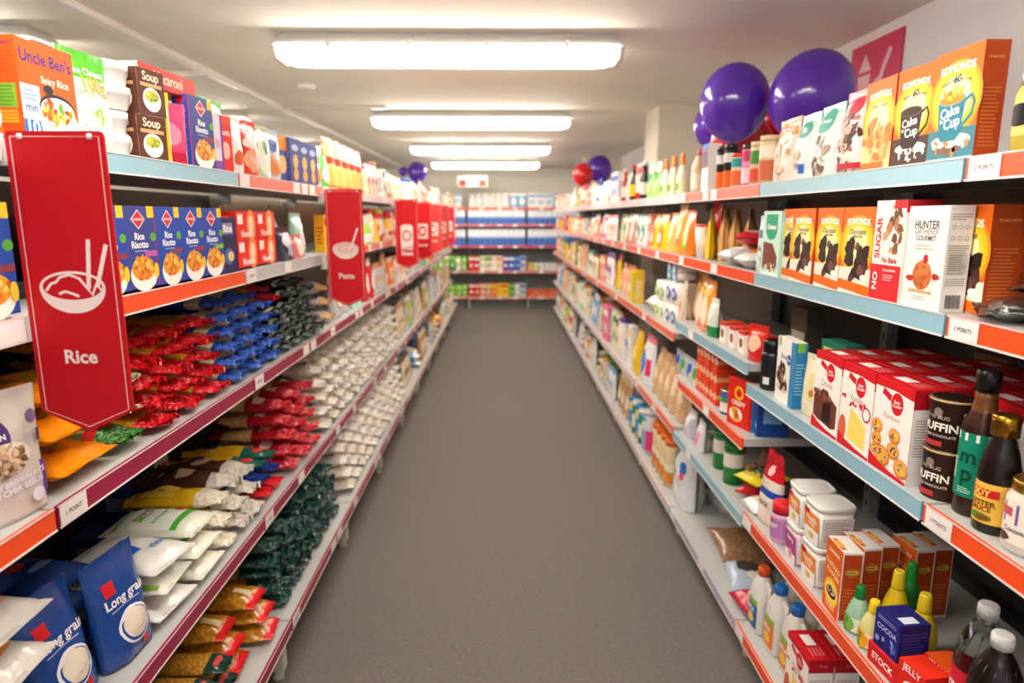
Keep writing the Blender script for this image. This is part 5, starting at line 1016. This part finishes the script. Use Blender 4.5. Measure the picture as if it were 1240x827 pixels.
for c in range(12):
    yc = 3.0 + .152 * c; n = 5
    for j in range(n):
        put(fl[(k * 2 + c + 1) % 3], 'L', yc, (z, j), .015 + .012 * j, 'white flour bag on bottom left shelf, column %s past the green pasta, %s' % (ordx[c], ['bottom', 'second up', 'third up', 'fourth up', 'topmost'][j]), 'bag', 'white flour bags on the bottom left shelf', rz=[4, -5, 6, -3, 5][(j + c) % 5]); k += 1

# ---------------------------------------------------------------- hanging category signs
def sign(word, icon, w, h, x, y, ztop, col, label, lw=.5):
    r = empty('aisle_sign'); g = G(); n = []; c = .008; tip = .032
    out = []
    def corner(cx, cz, a0, a1, rr=c):
        for k in range(5): a = radians(a0 + (a1 - a0) * k / 4); out.append((cx + rr * cos(a), cz + rr * sin(a)))
    corner(w / 2 - c, -c, 0, 90); corner(-w / 2 + c, -c, 90, 180); corner(-w / 2 + c, -h + tip + c, 180, 235); out.append((0, -h)); corner(w / 2 - c, -h + tip + c, 305, 360)
    N = len(out); b = 0
    for yy in (-.0015, .0015): g.v += [(p[0], yy, p[1]) for p in out]
    g.face(list(range(N)), col); g.face([N + i for i in range(N)][::-1], col)
    for i in range(N): g.face([i, N + i, N + (i + 1) % N, (i + 1) % N], col)
    A = Art(g, lambda u, v, o: (u, -.0015 - o, v), w, 1.0, o=.0002)
    m = .008; P = [(-w / 2 + m, -m), (-w / 2 + m, -h + tip + m * .6), (0, -h + m * 1.05), (w / 2 - m, -h + tip + m * .6), (w / 2 - m, -m), (-w / 2 + m, -m)]
    A.line([(p[0] / w, p[1]) for p in P], .011, 'c:F0C8C0')
    Wt = 'c:F2E4DE'
    A.text(word, .0, -h * .735, lw, Wt, bold=1.8)
    zc = -h * .50
    if icon == 'bowl':
        k = w; R = .345
        pts = [(R * cos(a), zc - .02 * 0 + R * .80 * k * sin(a)) for a in [pi + pi * i / 20 for i in range(21)]]
        A.poly(pts, Wt); A.ell(0, zc, R, R * .50, Wt, n=36); A.ell(0, zc + .001, R * .9, R * .40, col, n=36)
        if word == 'Rice':
            A.line([(-.28, zc - .005), (-.22, zc + .006), (-.17, zc + .008), (-.12, zc + .016), (-.02, zc + .020), (.08, zc + .014), (.16, zc - .002), (.2, zc - .012), (.25, zc + .004), (.3, zc - .004)], .028, Wt)
            A.line([(-.15, zc - .010), (-.08, zc - .006), (0, zc - .010), (.06, zc - .014)], .028, Wt)
            A.line([(.17, zc - .002), (.22, zc + .074)], .045, Wt); A.line([(.26, zc + .0), (.40, zc + .066)], .045, Wt)
        else:
            for q in (.3, .22, .14, .07): A.ell(.0, zc, q, q * .42, Wt if q in (.3, .14) else 'c:E8A8A0', n=20)
            A.line([(.14, zc), (.34, zc + .085)], .05, Wt)
    elif icon == 'can':
        A.ell(0, zc + .05, .26, .10, Wt); A.rect(-.26, zc - .07, .26, zc + .05, Wt); A.ell(0, zc - .07, .26, .1, Wt); A.ell(0, zc - .01, .2, .24, col); A.ell(0, zc - .01, .14, .17, Wt)
    else:
        A.rect(-.28, zc - .06, .28, zc + .06, Wt); A.ell(0, zc, .2, .28, col); A.ell(0, zc, .12, .16, Wt)
    g.build('sign_panel', r)
    for sx in (-1, 1):
        q = G(); q.loft([(0, .004, .0025, 2, 'p:E8DCD8'), (.008, .004, .0025, 2, 'p:E8DCD8')], n=12); o = q.build('fixing_pin', r); o.location = (sx * (w / 2 - .022), -.001, -.012)
    for q0, q1 in ((-.05, -.012), (-h * .68, -h * .60)): a = G(); a.rbox(-w / 2 - .03, -w / 2 + .004, .0018, .004, q0, q1, 'p:D8D4D0'); a.build('clip_bracket', r)
    r.location = (x, y, ztop); tag(r, label, 'sign', 'red hanging aisle signs'); return r
sign('Rice', 'bowl', .147, .467, -.667, 1.035, 1.640, 'c:C00C1A', 'large red hanging sign lettered Rice with a bowl and chopsticks', .345)
sign('Pasta', 'bowl', .156, .485, -.655, 2.80, 1.625, 'c:D81C28', 'red hanging sign lettered Pasta with a bowl and spoon', .42)
for i, (yy, wd, ic) in enumerate([('Pasta\nSauce', .6, 'can'), ('Sauces', .7, 'can'), ('Flour', .6, 'jar'), ('Herbs', .6, 'jar'), ('Soup', .6, 'jar')]):
    pass
for i, (y_, word, ic, c) in enumerate([(4.66, 'Meal\nBase', 'can', 'c:CE1420'), (5.56, 'Sauces', 'jar', 'c:C81420'), (6.46, 'Soups', 'jar', 'c:E03A38'), (7.36, 'Herbs', 'jar', 'c:E0484A'), (8.26, 'Flour', 'jar', 'c:CE1C28')]):
    sign(word, ic, .158, .47, -.655, y_ - .05, 1.63, c, 'blurred red hanging sign, %s beyond the Pasta sign' % ordn[i], .5)
# pink wall sign behind the balloons
g = G(); g.rbox(-.20, .20, -.003, .003, 0, .30, 'c:D83A66'); A = Art(g, lambda u, v, o: (u, -.003 - o, v), .4, .3)
A.poly([(-.32, .55), (-.06, .55), (-.1, .2), (-.28, .2)], 'c:F4C8D4'); A.poly([(-.32, .6), (-.19, .85), (-.06, .6)], 'c:F4C8D4'); A.line([(.05, .2), (.2, .6), (.3, .8)], .07, 'c:F4C8D4'); A.ell(.1, .3, .12, .12, 'c:F4C8D4')
o = g.build('wall_sign'); o.location = (XWR - .004, 3.01, 1.965); o.rotation_euler.z = -pi / 2; tag(o, 'pink wall sign with white baking icons behind the purple balloons', 'sign')
g = G(); g.rbox(-.23, .23, -.004, .004, 0, .17, 'c:F6F2EA'); A = Art(g, lambda u, v, o: (u, -.004 - o, v), .46, .17); A.rect(-.46, .05, -.22, .6, 'c:D8403A'); A.rect(.22, .05, .46, .6, 'c:D8605A'); A.text('EXIT' if 0 else '', 0, .5, .2, 'c:D8403A') if 0 else None
for sx in (-.18, .18): g.tube([(sx, 0, .17), (sx, 0, .34)], .002, 'm:B8B8B8', 6)
o = g.build('hanging_sign'); o.location = (-.46, 10.6, 1.97); tag(o, 'small white sign with two red panels hanging before the back wall', 'sign')

# ---------------------------------------------------------------- balloons
def balloon(x, y, zz, r, col, label, tilt=(0, 0)):
    R_ = empty('balloon', (x, y, zz)); g = G(); secs = []
    for i in range(25):
        t = i / 24; a = -pi / 2 + pi * t; rr = r * cos(a); hh = r * sin(a) * (1.08 if a > 0 else 1.22)
        if a < 0: rr *= 1 - .12 * sin(-a) ** 3
        secs.append((hh, max(rr, .002), max(rr, .002), 2, col))
    g.loft(secs, n=36); g.build('balloon_skin', R_)
    k = G(); zb = -r * 1.22; k.loft([(zb - .022, .012, .012, 2, col), (zb - .012, .003, .003, 2, col), (zb - .004, .006, .006, 2, col), (zb + .004, .004, .004, 2, col)], n=12); k.build('knot', R_)
    s = G(); s.tube([(0, 0, zb - .02), (.01, 0, zb - .06), (-.005, .01, zb - .12), (0, 0, zb - (.20 if any(tilt) else max(.2, zz + zb - 1.60)))], .001, 'k:E0D8E0', 5); s.build('ribbon', R_)
    R_.rotation_euler = (radians(tilt[0]), radians(tilt[1]), 0); tag(R_, label, 'balloon', 'balloons'); return R_
PU = 'r:5A2CB0'; RD = 'r:D0101E'
balloon(.965, 2.86, 1.985, .139, PU, 'large purple balloon, left of the two biggest')
balloon(1.175, 2.62, 1.975, .148, PU, 'large purple balloon, right one just above the orange boxes', (0, 28))
balloon(1.06, 3.42, 1.955, .10, PU, 'smaller purple balloon half hidden behind the left big one', (0, -20))
balloon(1.10, 3.14, 1.86, .125, RD, 'red balloon under the left big purple balloon', (0, -75))
balloon(1.36, 3.33, 1.95, .14, RD, 'red balloon showing in the gap between the two big purple balloons', (0, -40))
balloon(1.16, 8.1, 2.07, .15, PU, 'far purple balloon over the right shelves, right of its pair')
balloon(1.03, 8.5, 2.05, .12, PU, 'far purple balloon over the right shelves, left of its pair', (0, -30))
balloon(.93, 7.8, 1.99, .115, RD, 'far red balloon below the two far purple ones')
balloon(-1.18, 9.5, 2.12, .13, PU, 'small purple balloon far off above the left shelves')
balloon(-1.375, 9.5, 2.13, .06, PU, 'tiny purple balloon touching the small far left one', (0, 0))

# ================================================================ the farther bays
R = random.Random(11)
CN = {'red': 'D8202A', 'orange': 'F0761E', 'yellow': 'F0CC2A', 'green': '3E9E3A', 'lime': 'A4D04A', 'blue': '2A5AB8', 'sky blue': '7AB0E0', 'purple': '6A3AA0', 'pink': 'E8709A', 'white': 'F0ECE6', 'cream': 'E8D8B8', 'tan': 'C89A68', 'brown': '6A3E2A', 'teal': '3A9A9A', 'mint': 'A8DCC8', 'silver': 'C8CCD0', 'salmon': 'E88A70', 'black': '22201E', 'peach': 'F4C49A', 'crimson': 'A81830'}
def ftype(kind, c, a, sz):
    C, A_ = CN[c], CN[a]; w, h, t = sz; key = 'far_%s_%s_%s_%g_%g' % (kind, c, a, round(w * 1000), round(h * 1000))
    if kind == 'box':
        return proto(key, lambda: carton_g(w, t, h, 'c:' + C, lambda A: (A.rect(-.5, .72, .5, .9, 'c:' + A_), A.ell(0, .36, .32, .3, 'c:' + A_), A.food(0, .36, .2, .2, ['c:F4E8D0', 'c:' + C], 5, .1)), lambda A: A.lines(-.35, .35, .2, .7, 5, 'c:' + A_)).build('food_box'))
    if kind == 'pouch':
        return proto(key, lambda: pillow_g(w, h, t, lambda u, v: 'f:' + (A_ if v > .84 else C), lambda A: (A.ell(0, .42, .32, .4, 'c:' + A_), A.ell(0, .34, .2, .2, 'c:F4ECDC')), gusset=True, seed=hash_(key), nu=10, nv=12).build('snack_pouch'))
    if kind == 'bag':
        return proto(key, lambda: lay(pillow_g(w, h, t, lambda u, v: 'f:' + (A_ if v < .16 else C), lambda A: A.ell(0, .5, .3, .3, 'c:' + A_), seal=.02, seed=hash_(key), crumple=.01, nu=10, nv=12)).build('food_bag'))
    if kind == 'can':
        def mk():
            g = G(); r = w / 2; g.loft([(0, r, r, 2, 'm:C8C8C8'), (.003, r * 1.02, r * 1.02, 2, 'm:C8C8C8'), (.005, r * .98, r * .98, 2, 'c:' + C), (h * .3, r * .98, r * .98, 2, 'c:' + A_), (h * .6, r * .98, r * .98, 2, 'c:' + C), (h - .005, r * .98, r * .98, 2, 'm:C8C8C8'), (h - .003, r * 1.02, r * 1.02, 2, 'm:C8C8C8'), (h, r * .98, r * .98, 2, 'm:C8C8C8')], n=18)
            return g.build('food_can')
        return proto(key, mk)
    if kind == 'jar': return proto(key, jar(w / 2, h, 'p:' + C, 'p:' + C, 'p:' + A_, 'c:F0E8DC', None))
    if kind == 'bottle': return proto(key, squeezy('p:' + C, 'p:' + A_, h, w / 2 * .9, lab=('c:F0E8DC', 'c:' + A_), name='sauce_bottle'))
    if kind == 'roll pack':
        def mk2():
            g = G()
            for i in range(2):
                for j in range(2): g.loft([(j * h / 2 + .001, w * .23, t * .45, 2, 'c:' + C), (j * h / 2 + .006, w * .245, t * .48, 2, 'c:' + C), ((j + 1) * h / 2 - .006, w * .245, t * .48, 2, 'c:' + C), ((j + 1) * h / 2, w * .22, t * .44, 2, 'c:' + C)], n=18, ox=(i - .5) * w * .5)
            A = Art(g, lambda x, z_, o: (x, -t * .49 - o, z_), w, h)
            for i in (-.25, .25):
                for j in (.25, .75): A.ell(i, j, .14, .14, 'c:' + A_); A.ell(i, j, .07, .07, 'c:F4F4F4')
            return g.build('paper_towel_pack')
        return proto(key, mk2)
SZ = {'box': [(.11, .17, .045), (.13, .19, .06), (.09, .15, .04)], 'pouch': [(.13, .18, .06), (.11, .16, .05), (.15, .2, .07)], 'bag': [(.14, .24, .06), (.12, .24, .05)], 'can': [(.075, .11, .075)], 'jar': [(.075, .13, .075), (.065, .11, .065)], 'bottle': [(.06, .2, .06), (.07, .17, .07)], 'roll pack': [(.22, .2, .11)]}
ZN = ['top', 'second', 'third', 'fourth', 'bottom']
used = set()
def fill(side, si, bay_i, y0, y1, z, zmax, pal, kinds, gap=.011):
    y = y0 + .03; bays = 'left' if side == 'L' else 'right'
    while y < y1 - .08:
        for _ in range(40):
            kind = R.choice(kinds); c, a = R.choice(pal); n = R.choice([1, 2, 2, 3]) if kind != 'bag' else 1
            if (side, si, bay_i, c, kind) not in used: break
        else: break
        used.add((side, si, bay_i, c, kind))
        sz = R.choice(SZ[kind]); sz = (sz[0], min(sz[1], zmax - .03) if kind in ('bag', 'can') else min(zmax * R.choice([.7, .84]), .27), sz[2]); p = ftype(kind, c, a, sz); ins0 = R.uniform(.012, .045)
        st = 1
        if kind == 'bag': st = max(1, min(5, int((zmax - .03) / (p.h * 1.0))) - R.choice([0, 1])) if zmax < .5 else 2
        if kind == 'can': st = 1 + (zmax > .26) * R.choice([0, 1])
        grp = '%s %ss, %s %s shelf, %s bay' % (c, kind, ZN[si], bays, ordn[bay_i])
        where = '%s %s shelf, %s bay' % (ZN[si], bays, ordn[bay_i])
        for i in range(n):
            if y + sz[0] > y1 - .005: break
            for j in range(st):
                t = '%s %s with %s print' % (c, kind, a)
                pre = ''
                if n > 1: pre = '%s ' % ORD[i]
                if st > 1: pre += ['bottom ', 'second ', 'third ', 'fourth ', 'fifth '][j] if st > 2 else ['lower ', 'upper '][j]
                dz = j * (p.h * (.99 if kind == 'bag' else 1) + .0005)
                put(p, side, y + sz[0] / 2, z + dz, ins0 + j * (.012 if kind == 'bag' else 0), (pre + t + ', ' + where), kind, grp if n * st > 1 else None, rz=R.uniform(-4, 4) if kind != 'can' and kind != 'bag' else (0 if kind == 'bag' else R.uniform(-40, 40)))
            y += sz[0] + gap
        y += R.uniform(0, .03)
P_light = [('white', 'blue'), ('cream', 'orange'), ('white', 'salmon'), ('silver', 'tan'), ('cream', 'tan'), ('white', 'peach'), ('peach', 'tan'), ('mint', 'white'), ('cream', 'red')]
P_warm = [('red', 'white'), ('orange', 'cream'), ('salmon', 'white'), ('yellow', 'red'), ('peach', 'orange'), ('lime', 'white'), ('cream', 'red'), ('red', 'yellow'), ('white', 'red'), ('green', 'cream')]
P_mix = [('white', 'purple'), ('cream', 'green'), ('tan', 'cream'), ('sky blue', 'white'), ('pink', 'white'), ('peach', 'salmon'), ('silver', 'blue'), ('white', 'teal'), ('yellow', 'orange'), ('cream', 'brown'), ('salmon', 'cream')]
P_grey = [('silver', 'blue'), ('white', 'sky blue'), ('silver', 'tan'), ('white', 'silver'), ('cream', 'tan'), ('tan', 'cream'), ('peach', 'brown'), ('lime', 'cream')]
# left, beyond the Pasta sign
reds = simple_box('rwb', .12, .06, .21, 'c:F05A3A', [('r', -.5, .55, .5, .7, 'c:E8281E'), ('e', 0, .35, .36, .4, 'c:F8DCA8'), ('e', 0, .85, .3, .2, 'c:F8E8E0')], 'c:E8402E')
for i in range(5): put(proto('rwp', pouchy(.13, .235, .06, 'f:F0B478', lambda A: (A.rect(-.5, .5, .5, .64, 'c:E8301E'), A.ell(0, .3, .3, .4, 'c:F0A84A'), A.rect(-.5, 0, .5, .1, 'c:F06A2A')), crest=(.85, 'f:F08070'), seed=171)), 'L', 3.16 + .155 * i, ZL[0], .012, 'tall cream and red pouch above the Pasta sign, %s in its row' % ORD[i], 'pouch', 'tall cream and red pouches', rz=-6)
put(proto('brwb', pouchy(.12, .17, .05, 'f:E8E0D4', lambda A: (A.rect(-.5, .6, .5, .8, 'c:8A4A3A'), A.ell(0, .3, .3, .3, 'c:D88A4A')), seed=173)), 'L', 2.90, ZL[0], .012, 'cream pouch with brown band just before the tall cream and red pouches', 'pouch', rz=-10)
put(proto('grs', pouchy(.11, .15, .05, 'f:5AA848', lambda A: A.ell(0, .4, .3, .3, 'c:F0E8D0'), seed=174)), 'L', 3.03, ZL[0], .012, 'green pouch between the brown banded pouch and the tall red ones', 'pouch', rz=-8)
lstart = {0: 3.92, 1: 2.93, 2: 2.93, 3: 5.0, 4: 4.85}
lp = {0: P_light + P_mix[:3], 1: P_warm, 2: P_warm[:3] + P_light + [('brown', 'white')], 3: P_grey, 4: P_mix + P_grey}
lk = {0: ['pouch', 'box', 'jar', 'pouch'], 1: ['pouch', 'jar', 'box', 'can', 'bottle'], 2: ['bag', 'pouch', 'box', 'pouch'], 3: ['pouch', 'box', 'bag', 'pouch'], 4: ['bag', 'pouch', 'bag']}
for si in range(5):
    zm = [.26, .235, .28, .40, .30][si]
    for k in range(3, 11):
        a, b = max(lstart[si], YL[k]), YL[k + 1] - .01
        if b - a > .12: fill('L', si, k, a, b, ZL[si], zm, lp[si], lk[si])
# right
rstart = {0: 4.06, 1: 3.34, 2: 4.2, 3: 4.15, 4: 4.25}
rp = {0: P_light + P_warm[:4], 1: P_mix + P_warm[:4] + P_light[:3], 2: P_warm + P_mix, 3: P_mix + P_light, 4: P_grey + P_warm[:3] + P_mix[:4]}
rk = {0: ['box', 'bottle', 'jar', 'pouch'], 1: ['pouch', 'box', 'pouch', 'jar'], 2: ['pouch', 'box', 'pouch'], 3: ['pouch', 'bag', 'box', 'jar'], 4: ['pouch', 'bag', 'bottle']}
for si in range(5):
    zm = [.26, .22, .30, .40, .33][si]
    for k in range(3, 11):
        a, b = max(rstart[si], YR[k]), YR[k + 1] - .01
        if b - a > .12: fill('R', si, k, a, b, ZR[si], zm, rp[si], rk[si])
# right, third bay: named things
z = ZR[2]
def rollpack(key, w, h, t, c, a, lab, y, ins, grp=None): return put(ftype('roll pack', c, a, (w, h, t)), 'R', y, z, ins, lab, 'paper towels', grp)
rollpack('rp', .22, .22, .12, 'white', 'blue', 'white paper towel pack with blue rings, nearest on the third right shelf', 3.14, .02)
put(ftype('roll pack', 'white', 'sky blue', (.2, .065, .12)), 'R', 3.14, z + .221, .02, 'small white roll pack on top of the blue ringed one', 'paper towels')
rollpack('rp2', .20, .2, .12, 'white', 'lime', 'white paper towel pack with lime green rings', 3.38, .02)
blob_bag('wbag', .2, .2, .1, 'f:F0ECE4', [(0, .5, .3, .2, 'c:2A5AB8'), (.2, .3, .1, .1, 'c:E8C84A')], 'big white bag with blue stripe lying beyond the paper towels', 3.66, z, .02, lying=True, rz=10)
blob_bag('creamn', .06, .24, .06, 'f:E0D0B8', [(0, .5, .2, .5, 'c:E88A3A')], 'cream pouch with orange mark, between the paper towels and the shelf joint', 2.99, z, .02)
put(simple_box('ylgb', .14, .06, .2, 'c:F0C02A', [('r', .1, 0, .5, 1, 'c:8AC83A')], 'c:E8B82A'), 'R', 4.08, z, .02, 'yellow and green box on the third right shelf before the blue striped packs', 'box')
# fourth shelf, third bay: bread and towels
z = ZR[3]
for i in range(5):
    blob_bag('bread', .12, .26, .11, 'f:D8B488', [(0, .4, .3, .6, 'c:E8D0A8'), (0, .25, .2, .2, 'c:B8824A')], 'bread loaf bag standing on end, %s of five on the fourth right shelf' % ORD[i], 3.0 + .125 * i - .0 + .03, z, .03, grp='bread loaf bags', crest=(.86, 'f:C89A68'), name='bread_bag', cat='bread', wr=.01)
def bigblue(): 
    return pillow_g(.24, .28, .12, lambda u, v: 'f:EDEFF4' if v < .86 else 'f:E87898', lambda A: (A.ell(-.12, .42, .32, .32, 'c:1E6AC8'), A.ell(-.12, .42, .2, .2, 'c:4A9AE8'), A.rect(.25, .2, .42, .55, 'c:E03A6A')), gusset=True, seed=181).build('napkin_pack')
put(proto('napk', bigblue), 'R', 3.80, z, .02, 'large white pack with big blue disc and pink top, fourth right shelf', 'pack')
put(proto('ypk', pouchy(.16, .27, .09, 'f:F0C01E', lambda A: A.ell(0, .5, .2, .3, 'c:F8E08A'), seed=183)), 'R', 4.03, z, .02, 'golden yellow tall pouch past the big blue disc pack', 'pouch')
# bottom shelf right, second and third bays
z = ZR[4]
def bigwhite(A): A.ell(.18, .62, .15, .12, 'c:2A6AC0'); A.ell(.2, .5, .08, .06, 'c:E84A4A'); A.ell(-.5, .5, .2, .5, 'c:2A5AA8'); A.ell(-.5, .5, .13, .38, 'c:E8ECF0'); A.ell(-.3, .8, .1, .06, 'c:2A5AB8')
bw = proto('bigw', lambda: pillow_g(.26, .31, .13, lambda u, v: 'f:E4E8EC', bigwhite, gusset=True, seed=185, wr=.012, crumple=.01).build('cat_litter_bag' if 0 else 'laundry_powder_bag'))
put(bw, 'R', 2.99, z, .03, 'big white bag with blue round emblem on the bottom right shelf', 'bag', rz=0)
put(bw, 'R', 2.97, z, .19, 'white bag behind the big white one with the blue emblem', 'bag', rz=6)
for c in range(2):
    for i in range(4):
        tcan('orw', .042, .25, 'f:F0D8A8', [(.1, .3, 'c:E88A3A'), (.34, .5, 'c:F4E4C0')], 'pale bottle with orange cap, %s in the %s row, bottom right shelf' % (ORD[i], ['front', 'back'][c]), 3.20 + .092 * i, z, .03 + c * .095, 'p:F0701E', 'bottle', 'detergent_bottle', grp='orange capped bottles')
tcan('pinkb', .045, .27, 'p:E8E4E4', [(.1, .55, 'c:E0407A')], 'white bottle with wide pink label on the bottom right shelf', 3.66, z, .03, 'p:F0ECEA', 'bottle', 'detergent_bottle')
tcan('lbb', .04, .2, 'p:C8DCEC', [(.1, .6, 'c:8AB8E0')], 'pale blue bottle beside the pink labelled bottle', 3.76, z, .03, 'p:4AA0D8', 'bottle', 'detergent_bottle')
tcan('navy', .07, .12, 'p:1E2A5A', [], 'navy round tub lying behind the pink labelled bottle', 3.72, z, .12, 'p:1E2A5A', 'tub', 'plastic_tub')
for i in range(4): tcan('gnb%d' % (i % 2), .038, .21, ['p:3A8A4A', 'p:D8C8A8'][i % 2], [(.2, .6, ['c:E8E0C8', 'c:3A9AD0'][i % 2])], '%s bottle, %s in the row past the pale blue bottle' % (['green', 'cream'][i % 2], ORD[i]), 3.86 + .1 * i, z, .03, ['p:E8E8E8', 'p:2A8AC8'][i % 2], 'bottle', 'detergent_bottle')

# back wall goods
def fill_back(k, si, z, x0, x1, pal, kinds, h=None, st=1):
    x = x0 + .02; names = ['left', 'middle', 'right']
    while x < x1 - .08:
        for _ in range(30):
            kind = R.choice(kinds); c, a = R.choice(pal)
            if ('B', si, k, c, kind) not in used: break
        else: break
        used.add(('B', si, k, c, kind)); sz = R.choice(SZ[kind]); sz = (sz[0], .22, sz[2]); p = ftype(kind, c, a, sz); n = R.choice([2, 3, 3])
        for i in range(n):
            if x + sz[0] > x1: break
            for j in range(st if p.h * st < .26 else 1):
                o = p.inst(); o.location = (x + sz[0] / 2, YBK + .03 - min(q.y for q in p.co), z + j * (p.h + .0005) + .0004); o.rotation_euler = (0, 0, 0)
                tag(o, '%s %s with %s print, %s%s, back wall, %s shelf, %s bay' % (c, kind, a, ['left', 'second', 'third'][i] + ' one', '' if st == 1 else [' lower', ' upper'][j], ZN[si], names[k]), kind, '%s %ss on the %s back shelf, %s bay' % (c, kind, ZN[si], names[k]))
            x += sz[0] + .006
B0 = [('white', 'peach'), ('white', 'sky blue'), ('sky blue', 'white'), ('cream', 'salmon'), ('white', 'silver')]
B1 = [('white', 'blue'), ('white', 'sky blue'), ('sky blue', 'blue')]
B2 = [('lime', 'white'), ('red', 'white'), ('white', 'green'), ('silver', 'blue'), ('blue', 'white'), ('cream', 'orange'), ('purple', 'white')]
B3 = [('red', 'white'), ('orange', 'yellow'), ('yellow', 'red'), ('lime', 'green'), ('silver', 'blue'), ('green', 'lime'), ('red', 'yellow')]
for k in range(3):
    a, b = bx0[k], bx1[k]
    fill_back(k, 0, ZBK[0], a, b, B0, ['pouch', 'box', 'roll pack'])
    rows = [[('lime', 'white'), ('lime', 'white'), ('green', 'lime'), ('white', 'lime'), ('lime', 'green')] * 2, ['red white', 'red white', 'white lime', 'cream green', 'white peach', 'cream salmon', 'purple white', 'blue white', 'blue sky blue', 'silver blue'], ['salmon lime', 'lime white', 'silver white', 'silver white', 'white silver', 'silver tan', 'white silver', 'silver white', 'white sky blue', 'silver blue']][k]
    rows5 = [[('lime', 'green')] * 3 + [('green', 'lime')] * 2 + [('lime', 'green')] * 5, ['red white', 'red cream', 'salmon cream', 'tan cream', 'orange yellow', 'yellow orange', 'yellow red', 'green lime', 'silver white', 'silver blue'], ['orange red', 'salmon red', 'salmon red', 'orange red', 'salmon red', 'salmon orange', 'lime green', 'green lime', 'green lime', 'lime green']][k]
    for si, rw in ((3, rows), (4, rows5)):
        for i, ca in enumerate(rw):
            if isinstance(ca, str):
                q = ca.split(' '); ca = (q[0], ' '.join(q[1:]))
                if ca[0] == 'sky': ca = ('sky blue', q[2])
            hh = [.24, .215][si - 3] if k != 2 else [.13, .12][si - 3] + .08 * (i > 6)
            p = ftype('pouch' if k == 0 else 'box', ca[0], ca[1], (.088, hh, .06)); o = p.inst(); o.location = (a + .056 + i * .0955, YBK + .06, ZBK[si] + .0004); o.rotation_euler = (0, 0, 0)
            tag(o, '%s package, %s print, %s on %s shelf, %s back wall bay' % (ca[0], ca[1], ['leftmost', 'second from left', 'third from left', 'fourth from left', 'fifth from left', 'fifth from right', 'fourth from right', 'third from right', 'second from right', 'rightmost'][i], ZN[si], ['left', 'middle', 'right'][k]), 'package', 'packages on the %s back shelf' % ZN[si])
    # milk cartons and tissue boxes in long rows
    for si, zz in ((1, ZBK[1]), (2, ZBK[2])):
        p = proto('tissue%d' % si, lambda: carton_g(.088, .07, [.222, .262][si - 1], 'c:EEF2F8', lambda A: (A.rect(-.5, 0, .5, .5, 'c:4A72C0'), A.ell(0, .5, .36, .22, 'c:8AB0E0'), A.rect(-.5, .9, .5, 1, 'c:D8E0EC')), None).build('milk_carton'))
        for i in range(10):
            o = p.inst(); o.location = (a + .055 + i * .094, YBK + .05, zz + .0004)
            o.rotation_euler = (0, 0, 0); tag(o, 'blue and white milk carton, %s on the %s back shelf, %s bay' % (['leftmost', 'second from left', 'third from left', 'fourth from left', 'fifth from left', 'sixth from left', 'seventh from left', 'eighth from left', 'ninth from left', 'rightmost'][i], ZN[si], ['left', 'middle', 'right'][k]), 'carton', 'blue and white milk cartons on the back wall')

# prototypes that found no place on the shelves
for p_ in _P.values():
    if not p_.used:
        for c_, s_ in p_.kids:
            for q_ in s_: bpy.data.objects.remove(q_)
            bpy.data.objects.remove(c_)
        bpy.data.objects.remove(p_.root)
# ---------------------------------------------------------------- labels that are still shared
dup_n = {k: v for k, v in LABELS.items() if len(v) > 1}
if dup_n: print('SHARED LABELS', len(dup_n), list(dup_n.items())[:20])
lw_ = [k for k in LABELS if not 4 <= len(k.split()) <= 16]
print('LONG LABELS', len(lw_), lw_[:12]); print('THINGS', sum(len(v) for v in LABELS.values()))
